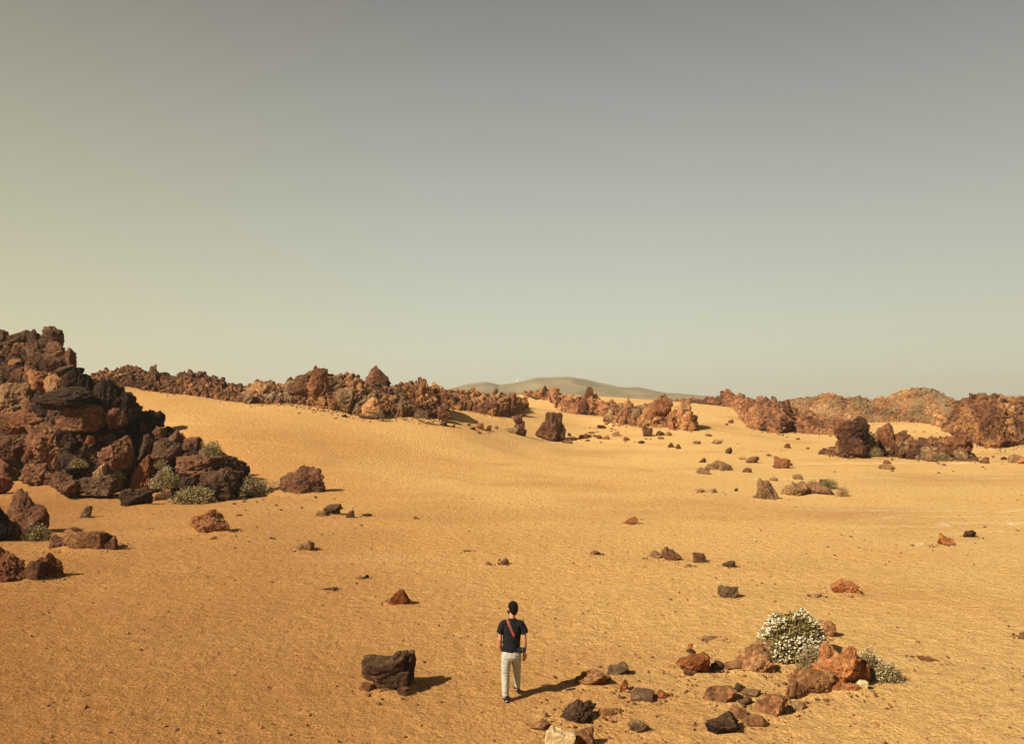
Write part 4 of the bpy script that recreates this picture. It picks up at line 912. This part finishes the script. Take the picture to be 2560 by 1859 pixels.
# ------------------------------------------------------------------ loose stones
PROT = []
def small_stones():
    rs = np.random.RandomState(77)
    for q in range(7):
        V, Fc = rock_shape(900 + q, 3, planes=10, k=20, amp=.10, fine=.05, crack=0)
        PROT.append((V, Fc))
    zones = [  # u0,u1,v0,v1,count,size px, material, label, where
      (1180,1480,1490,1640,26,7,'brown','little brown stone on the sand among the rocks in front of the man','little stones among the rocks in front of the man'),
      (1500,2000,1500,1620,34,7,'rust','little orange stone on the sand before the orange crag','little stones before the orange crag'),
      (560,760,1085,1140,12,6,'dark','little dark stone on the sand below the hollow-faced boulder','little stones below the left outcrop'),
      (380,640,1100,1200,10,6,'brown','little brown stone on the left sand below the shrubs','little stones on the left sand'),
      (640,1000,898,932,22,6,'fred','small stone in the rubble along the foot of the middle-left outcrop','rubble at the foot of the middle-left outcrop'),
      (1000,1180,920,966,16,5,'fdark','small stone on the sand left of the pinnacles','stones left of the pinnacles'),
      (1260,1480,932,990,26,5,'fred','small stone on the flat before the orange crags','stones before the orange crags'),
      (1560,1900,962,1000,14,5,'fred','small stone on the flat below the long right ridge','stones below the right ridge'),
      (1600,1660,885,940,8,4,'fdark','small stone on the sand valley slope below the ridge summit','stones in the sand valley'),
      (1900,2080,935,965,14,5,'fred','small stone on the sand below the orange-brown hill','stones below the orange-brown hill'),
      (1820,2240,1012,1050,18,6,'fred','small stone on the sand before the right front crag','stones before the right front crag')]
    import re
    marks = []
    from collections import Counter
    for lb, ob in ROCKS.items():
        core = re.split(r",| left | right | before | behind | on | in | at | below | above | alone | near | lying | touching | cut | half | just | standing | leaning | under | between | among | that | from | of | beside | tucked | wedged | sunk | topping", lb)[0]
        marks.append((core, ob.location.copy()))
    cnts = Counter(c for c, _ in marks); marks = [(c, p) for c, p in marks if cnts[c] == 1 and 3 <= len(c.split()) <= 9]
    def pix(p):
        q = Vector(p) - Vector((0, 0, CAMZ)); d = q.y * cp + q.z * sp; h = -q.y * sp + q.z * cp; return CX + F * q.x / d, CY - F * h / d
    mk = [(c, pix(p)) for c, p in marks]; used = set()
    hue = {'brown': 'brown', 'rust': 'orange', 'dark': 'dark', 'fred': 'reddish', 'fdark': 'dark'}
    for u0, u1, v0, v1, cnt, spx, mt, lb, gp in zones:
        meshes = []
        for V, Fc in PROT:
            A = np.stack([V[:, 0] * .5, V[:, 1] * .42, (V[:, 2] + .6) * .32], 1)
            me = mesh_obj('stone', A, Fc, M[mt]); meshes.append(me.data); bpy.data.objects.remove(me)
        for k in range(cnt):
            for tr in range(20):
                u, v = rs.uniform(u0, u1), rs.uniform(v0, v1); p = hit(u, v)
                if all(not (b[0] - 6 < u < b[2] + 6 and b[1] - 6 < v < b[3] + 6) for b in BOXES): break
            f = math.exp(rs.normal() * .4); s = spx * p[1] / F * f
            near = sorted(mk, key=lambda m: (m[1][0] - u) ** 2 + 4 * (m[1][1] - v) ** 2)[:4]; lab = None
            for c, (mu, mv) in near:
                du, dv = u - mu, v - mv
                side = ('right of' if du > 0 else 'left of') if abs(du) > 1.6 * abs(dv) else ('just below' if dv > 0 else 'just above')
                t = '%s %s stone %s the %s' % ('tiny' if f < .85 else 'little' if f < 1.25 else 'small', hue[mt], side, c)
                if t not in used and len(t.replace('-', ' ').split()) <= 16: lab = t; break
            if not lab: continue
            used.add(lab)
            o = bpy.data.objects.new('stone', meshes[rs.randint(len(meshes))]); COL.objects.link(o)
            o.location = p; o.scale = (s * rs.uniform(.8, 1.5), s, s * rs.uniform(.6, 1.1)); o.rotation_euler = (0, 0, rs.uniform(0, 6.28))
            tag(o, lab, 'stone', gp)
BOXES = [(1085,1330,1180,1570),(1680,1350,2000,1530)]
small_stones()

def gravel():
    rs = np.random.RandomState(5); V0, F0 = ico(1); Vs, Fs = [], []
    n = 4200
    X = []; k = 0
    Y = 11.5 + 40 * rs.rand(n) ** 1.8; U = rs.uniform(-80, 2350, n); x = (U - CX) / F * Y
    z = height(x, Y); s = .010 + .016 * rs.rand(n) ** 5 * (1 + Y / 20)
    sc = s[:, None] * rs.uniform(.6, 1.4, (n, 3)); sc[:, 2] *= .7
    ex, ey = [], []
    for lb, ob in ROCKS.items():
        if ob.location.y > 40: continue
        wx = ob.dimensions.x / 2 if ob.dimensions.x else .3; c_ = int(min(14 + wx * 40, 60)); a_ = rs.rand(c_) * 6.283; r_ = wx * (1.0 + np.abs(rs.normal(size=c_)) * .5)
        ex.append(ob.location.x + np.cos(a_) * r_); ey.append(ob.location.y + np.sin(a_) * r_ * .8)
    ex, ey = np.concatenate(ex), np.concatenate(ey); x = np.concatenate([x, ex]); Y = np.concatenate([Y, ey])
    z = np.concatenate([z, height(ex, ey) + .01]); s = np.concatenate([s, .012 + .035 * rs.rand(len(ex)) ** 3]); n = len(x)
    sc = s[:, None] * rs.uniform(.6, 1.4, (n, 3)); sc[:, 2] *= .7
    J = V0[None] * (1 + .25 * rs.normal(size=(n, len(V0), 1))) * sc[:, None, :] + np.stack([x, Y, z + s * .35], 1)[:, None, :]
    Fa = F0[None] + (np.arange(n) * len(V0))[:, None, None]
    m = leaf_mat('gravel_grains', (.06, .030, .016), (.34, .165, .065))
    tag(mesh_obj('gravel', J.reshape(-1, 3), Fa.reshape(-1, 3), m, smooth=False), 'fine loose gravel strewn over the sand', 'gravel', kind='stuff')
gravel()
# ------------------------------------------------------------------ the walking man
def tube(pts_, n=20, cap=True):
    """closed lofted limb: list of (x,y,z, half width across, half depth)"""
    Pn = [np.array(p[:3], float) for p in pts_]; V = []; m = len(Pn); a = None
    for i in range(m):
        t = Pn[min(i + 1, m - 1)] - Pn[max(i - 1, 0)]; t /= np.linalg.norm(t)
        if a is None: a = np.array([1.0, 0, 0]) if abs(t[0]) < .85 else np.array([0, 0, 1.0])
        a = a - t * (a @ t); a /= np.linalg.norm(a); b = np.cross(t, a)
        for k in range(n):
            g = 2 * math.pi * k / n; V.append(Pn[i] + a * math.cos(g) * pts_[i][3] + b * math.sin(g) * pts_[i][4])
    Fs = []
    for i in range(m - 1):
        for k in range(n):
            k2 = (k + 1) % n; a0, a1, b0, b1 = i * n + k, i * n + k2, (i + 1) * n + k, (i + 1) * n + k2
            Fs += [[a0, a1, b1], [a0, b1, b0]]
    V.append(Pn[0]); V.append(Pn[-1]); c0, c1 = len(V) - 2, len(V) - 1
    for k in range(n):
        k2 = (k + 1) % n; Fs += [[c0, k2, k], [c1, (m - 1) * n + k, (m - 1) * n + k2]]
    return np.array(V), np.array(Fs)
def ball(c, r, n=3):
    V, Fc = ico(n); return V * np.array(r) + np.array(c), Fc
def turn(V, c, rz=0, rx=0):
    V = V - np.array(c)
    if rx:
        cc, ss = math.cos(rx), math.sin(rx); V = np.stack([V[:, 0], V[:, 1] * cc - V[:, 2] * ss, V[:, 1] * ss + V[:, 2] * cc], 1)
    if rz: V = rot_z(V, rz)
    return V + np.array(c)
def fuse(name, pieces, mat, parent, voxel, smooth=6, noise=None):
    """union the pieces into one continuous skin and smooth it"""
    Vs, Fs, o = [], [], 0
    for V, Fc in pieces: Vs.append(V); Fs.append(Fc + o); o += len(V)
    t = mesh_obj('tmp', np.concatenate(Vs), np.concatenate(Fs))
    md = t.modifiers.new('r', 'REMESH'); md.mode = 'VOXEL'; md.voxel_size = voxel; md.use_smooth_shade = True
    if smooth:
        s = t.modifiers.new('s', 'SMOOTH'); s.factor = .5; s.iterations = smooth
    dg = bpy.context.evaluated_depsgraph_get(); me = bpy.data.meshes.new_from_object(t.evaluated_get(dg)); bpy.data.objects.remove(t)
    if noise:
        n = len(me.vertices); co = np.empty(n * 3, np.float32); me.vertices.foreach_get('co', co); co = co.reshape(-1, 3).astype(float)
        no = np.empty(n * 3, np.float32); me.vertices.foreach_get('normal', no); no = no.reshape(-1, 3)
        co = co + no * noise(co)[:, None]; me.vertices.foreach_set('co', co.astype(np.float32).ravel()); me.update()
    me.name = name; me.materials.clear(); me.materials.append(mat)
    me.polygons.foreach_set('use_smooth', np.ones(len(me.polygons), bool))
    ob = bpy.data.objects.new(name, me); COL.objects.link(ob); ob.parent = parent; return ob
def man():
    p = hit(1127, 1549); base = np.array([0.0, p[1], 0.0]); base[0] = 0.0; base[2] = height(0, p[1])[0]
    base[0] = at(1134, 1549, p[1])[0]
    e = empty('person', base); tag(e, 'man seen from behind walking away in a black T-shirt and pale beige trousers', 'person')
    SK = plain('skin', (.38, .17, .09), .6, .3, 0, 25); SH = plain('black_cotton', (.010, .011, .013), .9, .1, .3, 40)
    TR = plain('beige_cotton', (.36, .345, .275), .9, .1, .5, 30); HR = plain('dark_hair', (.010, .008, .007), .9, .05, .8, 160)
    BK = plain('black_rubber', (.015, .015, .017), .6, .3); SO = plain('tan_sole', (.28, .19, .14), .8, .2)
    RED = None
    hc = np.array([.012, .05, 1.655]); yaw = R(32)
    # --- body, one continuous skin
    B = []
    hd = [ball((0, 0, .015), (.074, .094, .105)), ball((0, .032, -.052), (.056, .062, .064)), ball((0, .098, -.018), (.014, .022, .026)),
          ball((0, .080, -.050), (.026, .014, .013)), ball((0, .083, .012), (.050, .014, .012)), ball((0, .070, -.088), (.028, .024, .022)),
          ball((-.077, .004, -.012), (.012, .020, .032)), ball((.077, .004, -.012), (.012, .020, .032))]
    HS = 1.09
    for V, Fc in hd: B.append((turn(V, (0, 0, 0), yaw, R(6)) * HS + hc, Fc))
    B.append(tube([(0, .0, 1.40, .075, .07), (0.0, .01, 1.47, .060, .062), (.006, .03, 1.54, .056, .060), (.012, .045, 1.60, .055, .060)]))
    B.append(tube([(-.01, 0, .86, .14, .10), (-.01, 0, 1.05, .135, .09), (0, 0, 1.25, .16, .10), (0, -.005, 1.40, .17, .085), (0, 0, 1.44, .08, .06)]))
    # left arm, hand in the front pocket
    B.append(tube([(-.175, 0, 1.40, .05, .055), (-.215, -.005, 1.33, .050, .055), (-.238, -.02, 1.20, .044, .048), (-.246, -.04, 1.10, .041, .043), (-.243, -.02, 1.02, .040, .042), (-.222, .05, .93, .034, .036), (-.190, .11, .865, .027, .030), (-.165, .135, .82, .030, .022), (-.155, .14, .76, .034, .018)]))
    # right arm hanging
    B.append(tube([(.175, 0, 1.40, .05, .055), (.222, -.01, 1.33, .052, .055), (.248, -.025, 1.20, .046, .049), (.258, -.035, 1.09, .040, .042), (.257, -.02, 1.00, .040, .041), (.246, .02, .91, .034, .034), (.232, .055, .835, .024, .028)]))
    hw = np.array([.232, .055, .835])                                # right wrist; palm towards the thigh, turned a little back
    B.append(tube([(*hw, .022, .028), (*(hw + (-.002, .004, -.03)), .021, .038), (*(hw + (-.006, .006, -.075)), .019, .042), (*(hw + (-.010, .004, -.098)), .016, .040)], 14))
    for k, (dy, ln) in enumerate(((.032, .072), (.011, .080), (-.011, .075), (-.031, .060))):
        s = hw + np.array([-.008, dy, -.088]); q1 = s + np.array([-.004, .001, -ln * .45]); q2 = q1 + np.array([-.014, -.002, -ln * .30]); q3 = q2 + np.array([-.018, -.002, -ln * .14])
        B.append(tube([(*s, .009, .009), (*q1, .0085, .0085), (*q2, .008, .008), (*q3, .0065, .0065)], 10))
    nf = len(B) - 5
    s = hw + np.array([-.006, .030, -.025]); B.append(tube([(*s, .012, .012), (*(s + (-.010, .026, -.026)), .0105, .0105), (*(s + (-.018, .033, -.052)), .009, .009), (*(s + (-.022, .030, -.068)), .007, .007)], 10))
    for k in range(nf, len(B)): B[k] = (turn(B[k][0], hw, R(-62)), B[k][1])
    # legs inside the trousers, feet inside the shoes
    B.append(tube([(-.09, 0, .90, .085, .09), (-.105, -.01, .70, .07, .075), (-.125, -.02, .48, .05, .055), (-.122, -.04, .30, .045, .05), (-.118, -.055, .09, .036, .04), (-.118, -.02, .05, .035, .06)]))
    B.append(tube([(.07, 0, .90, .085, .09), (.085, .11, .70, .07, .075), (.095, .21, .49, .05, .055), (.098, .26, .30, .045, .05), (.100, .30, .13, .036, .04), (.102, .335, .07, .035, .06)]))
    def slim(Q):
        r = []
        for V, Fc in Q:
            V = V.copy(); k = np.clip((V[:, 2] - .78) / .2, 0, 1) * np.clip((1.56 - V[:, 2]) / .06, 0, 1); V[:, 0] *= 1 - .09 * k; r.append((V, Fc))
        return r
    B = slim(B)
    body = fuse('body', B, SK, e, .0065, 3)
    for sx_ in (-1, 1):
        V, Fc = ball((sx_ * .030, .083, .002), (.011, .008, .008), 2); mesh_obj('eye', turn(V, (0, 0, 0), yaw, R(6)) * HS + hc, Fc, plain('eye_white', (.7, .68, .62), .3, .5), e)
    # hair: short, closer round the nape; beard along the jaw
    H = [ball((0, -.014, .026), (.082, .098, .102), 4), ball((0, -.045, -.020), (.074, .060, .072), 3), ball((0, -.052, -.070), (.050, .035, .034), 3)]
    hcut = []
    for V, Fc in H: hcut.append((turn(V, (0, 0, 0), yaw, R(6)) * HS + hc, Fc))
    fuse('hair', hcut, HR, e, .007, 3, lambda c: fbm(c * 60, 2) * .003)
    Bd = [ball((0, .050, -.088), (.050, .046, .034), 3), ball((-.058, .036, -.062), (.018, .034, .034), 3), ball((.058, .036, -.062), (.018, .034, .034), 3)]
    fuse('beard', [(turn(V, (0, 0, 0), yaw, R(6)) * HS + hc, Fc) for V, Fc in Bd], HR, e, .006, 3, lambda c: fbm(c * 60, 2) * .003)
    # T-shirt
    T = [tube([(-.018, .0, .885, .182, .118), (-.018, -.002, .93, .180, .120), (-.012, -.004, 1.04, .170, .112), (-.005, -.006, 1.16, .180, .115), (0, -.012, 1.28, .198, .120), (0, -.014, 1.37, .200, .108), (0, -.008, 1.425, .165, .088), (0, 0, 1.462, .095, .075), (0, .006, 1.482, .068, .066)], 36),
         tube([(-.12, -.006, 1.385, .075, .085), (-.185, -.008, 1.375, .070, .080), (-.225, -.012, 1.31, .064, .074), (-.246, -.02, 1.235, .064, .070), (-.252, -.022, 1.215, .063, .069)], 24),
         tube([(.12, -.006, 1.385, .075, .085), (.190, -.008, 1.375, .070, .080), (.232, -.014, 1.31, .066, .074), (.262, -.022, 1.240, .067, .072), (.268, -.026, 1.220, .066, .071)], 24)]
    shirt = fuse('t_shirt', slim(T), SH, e, .0075, 5, lambda c: fbm(c * np.array([9, 9, 5]), 2) * .010 + ridged(np.stack([c[:, 0] * 5 + c[:, 2] * 9, c[:, 1] * 3, c[:, 2] * 3], 1), 2) * .006)
    # trousers
    def folds(c):
        kn = np.exp(-((c[:, 2] - .50) / .09) ** 2) + .9 * np.exp(-((c[:, 2] - .13) / .06) ** 2) + .55 * np.exp(-((c[:, 2] - .76) / .05) ** 2)
        return np.sin(c[:, 2] * 105 + c[:, 0] * 40 + 3 * perlin(c * 8)) * .0045 * kn + fbm(c * np.array([12, 12, 6]), 2) * .006
    P_ = [tube([(-.016, 0, .93, .160, .105), (-.014, -.005, .88, .172, .118), (-.012, -.012, .80, .178, .125), (-.012, -.006, .755, .150, .10)], 32),
          tube([(-.095, -.010, .86, .088, .112), (-.103, -.012, .76, .098, .110), (-.110, -.012, .66, .094, .098), (-.120, -.018, .55, .084, .088), (-.124, -.02, .48, .077, .080), (-.122, -.035, .36, .072, .076), (-.120, -.05, .20, .064, .068), (-.118, -.056, .075, .058, .062)], 24),
          tube([(.072, -.005, .86, .090, .112), (.080, .045, .76, .096, .110), (.084, .105, .66, .090, .098), (.090, .175, .55, .080, .086), (.093, .212, .48, .074, .078), (.096, .242, .36, .068, .072), (.100, .275, .24, .060, .064), (.100, .295, .135, .055, .060)], 24)]
    tr = fuse('trousers', P_, TR, e, .0075, 4, folds)
    V, Fc = ball((.075, -.128, .838), (.034, .006, .0045), 3); mesh_obj('back_pocket', V, Fc, BK, e)
    V, Fc = tube([(-.012, -.130, .885, .0022, .0022), (-.012, -.137, .82, .0022, .0022), (-.012, -.118, .765, .0022, .0022)], 8); mesh_obj('seam', V, Fc, plain('seam_thread', (.22, .19, .14), .9), e)
    # shoes
    def shoe(x, y, z, pitch, rz):
        up = [tube([(0, -.085, .035, .036, .034), (0, -.05, .045, .038, .042), (0, .02, .042, .041, .038), (0, .10, .030, .044, .026), (0, .155, .024, .036, .020), (0, .18, .022, .02, .014)], 18), tube([(0, -.045, .04, .040, .050), (0, -.042, .10, .041, .048)], 18)]
        sl = [tube([(0, -.100, .014, .034, .013), (0, -.05, .014, .041, .014), (0, .02, .014, .042, .013), (0, .11, .014, .048, .013), (0, .17, .015, .040, .012), (0, .20, .018, .02, .009)], 18)]
        def mv(V): return turn(V - np.array([0, .12, 0]), (0, 0, 0), rz, pitch) * np.array([1.18, 1.05, 1.2]) + np.array([x, y + .12, z])
        o = fuse('shoe', [(mv(V), Fc) for V, Fc in up], BK, e, .006, 2)
        s_ = fuse('sole', [(mv(V), Fc) for V, Fc in sl], BK, o, .006, 1)
        V, Fc = ball((0, -.100, .022), (.026, .012, .014), 3); mesh_obj('heel_patch', mv(V), Fc, SO, o)
    shoe(-.118, -.02, -.004, 0.0, R(4)); shoe(.102, .33, .0, -R(16), R(-6))
    # camera hanging from a strap across the back: a thing of its own
    from mathutils.bvhtree import BVHTree
    bm = bmesh.new(); bm.from_mesh(shirt.data); bm.from_mesh(tr.data); bv = BVHTree.FromBMesh(bm)
    a0 = np.array([-.100, 0, 1.50]); a1 = np.array([.150, 0, .965])
    ce = empty('camera', base + np.array([.15, 0, .95])); tag(ce, 'black camera hanging at the right hip on a red shoulder strap', 'camera')
    off = np.array([.15, 0, .95])
    m, t, b = new_mat('strap_webbing'); b.inputs['Roughness'].default_value = .7
    N_, L_ = t.nodes.new, t.links.new; uvn = N_('ShaderNodeTexCoord'); sx_ = N_('ShaderNodeSeparateXYZ'); L_(uvn.outputs['Object'], sx_.inputs[0])
    vo = N_('ShaderNodeTexVoronoi'); vo.inputs['Scale'].default_value = 55; L_(uvn.outputs['Object'], vo.inputs[0])
    gt = N_('ShaderNodeMath'); gt.operation = 'LESS_THAN'; gt.inputs[1].default_value = .33; L_(vo.outputs['Distance'], gt.inputs[0])
    mxr = N_('ShaderNodeMix'); mxr.data_type = 'RGBA'; L_(gt.outputs[0], mxr.inputs[0]); mxr.inputs[6].default_value = (.24, .034, .022, 1); mxr.inputs[7].default_value = (.42, .18, .12, 1)
    L_(mxr.outputs[2], b.inputs['Base Color']); RED = m
    def band(side, t0, t1, n, wdt, name, mat):
        V, Fs = [], []; wv = np.array([.906, 0, .423])
        for i in range(n + 1):
            q = a0 + (a1 - a0) * (t0 + (t1 - t0) * i / n)
            for s in (-.5, .5):
                r = q + wv * s * wdt
                h = bv.ray_cast(Vector((r[0], side * 1.0, r[2])), Vector((0, -side, 0)))
                y = h[0][1] if h[0] is not None else 0.0
                V += [[r[0], y + side * .007, r[2]], [r[0], y + side * .001, r[2]]]
        for i in range(n):
            c = i * 4; d = c + 4; Fs += [[c, d, d + 2, c + 2], [c + 1, c + 3, d + 3, d + 1], [c, c + 1, d + 1, d], [c + 2, d + 2, d + 3, c + 3]]
        return mesh_obj(name, np.array(V) - off, Fs, mat, ce)
    band(-1, .055, .56, 26, .040, 'strap', RED)
    band(-1, .56, .97, 18, .022, 'strap', BK); band(1, .055, .97, 30, .030, 'strap', BK)
    # piece over the shoulder
    q = a0 + (a1 - a0) * .055; hb = bv.ray_cast(Vector((q[0], -1, q[2])), Vector((0, 1, 0))); hf = bv.ray_cast(Vector((q[0], 1, q[2])), Vector((0, -1, 0)))
    if hb[0] is not None and hf[0] is not None:
        V, Fs = [], []; yb, yf = hb[0][1] - .005, hf[0][1] + .005
        for i in range(9):
            y = yb + (yf - yb) * i / 8
            for s in (-.5, .5):
                x = q[0] + s * .036; h = bv.ray_cast(Vector((x, y, 2)), Vector((0, 0, -1))); z = h[0][2] if h[0] is not None else q[2]
                z = max(z, q[2] - .02)
                V += [[x, y, z + .008], [x, y, z + .002]]
        for i in range(8):
            c = i * 4; d = c + 4; Fs += [[c, c + 2, d + 2, d], [c + 1, d + 1, d + 3, c + 3], [c, d, d + 1, c + 1], [c + 2, c + 3, d + 3, d + 2]]
        mesh_obj('strap', np.array(V) - off, Fs, RED, ce)
    bm.free()
    def box(name, c, s, mat, par, bev=.006, rz=0):
        b_ = bmesh.new(); bmesh.ops.create_cube(b_, size=1); bmesh.ops.scale(b_, vec=s, verts=b_.verts); bmesh.ops.bevel(b_, geom=b_.edges, offset=bev, segments=2, affect='EDGES')
        bmesh.ops.rotate(b_, matrix=Matrix.Rotation(rz, 3, 'Z'), verts=b_.verts); bmesh.ops.translate(b_, vec=c, verts=b_.verts)
        me = bpy.data.meshes.new(name); b_.to_mesh(me); b_.free(); me.materials.append(mat); o = bpy.data.objects.new(name, me); COL.objects.link(o); o.parent = par; return o
    PL = plain('camera_plastic', (.018, .018, .02), .45, .4)
    box('camera_body', (.0, -.150, .0), (.075, .055, .110), PL, ce, .01, R(20)); box('viewfinder', (-.045, -.145, .0), (.03, .04, .05), PL, ce, .008, R(20))
    V, Fc = tube([(.02, -.148, 0, .038, .038), (.05, -.135, 0, .040, .040), (.085, -.12, .0, .040, .040)], 24); L1 = mesh_obj('lens', V, Fc, PL, ce)
    V, Fc = tube([(.085, -.12, 0, .034, .034), (.090, -.118, 0, .034, .034)], 24); mesh_obj('lens_glass', V, Fc, plain('lens_glass', (.02, .02, .03), .1, .6), L1)
man()
def haze():
    me = bpy.data.meshes.new('haze'); b = bmesh.new(); bmesh.ops.create_cube(b, size=1); b.to_mesh(me); b.free()
    m = bpy.data.materials.new('thin_dust_air'); m.use_nodes = True; t = m.node_tree; t.nodes.clear()
    o_ = t.nodes.new('ShaderNodeOutputMaterial'); v = t.nodes.new('ShaderNodeVolumePrincipled')
    v.inputs['Color'].default_value = (.96, .92, .78, 1); v.inputs['Density'].default_value = .00027; v.inputs['Anisotropy'].default_value = 0.2
    t.links.new(v.outputs[0], o_.inputs['Volume']); me.materials.append(m)
    o = bpy.data.objects.new('haze', me); COL.objects.link(o); o.scale = (4600, 3600, 90); o.location = (0, 1500, 34)
    tag(o, kind='stuff'); o['label'] = 'thin pale dusty haze over the whole desert'
haze()
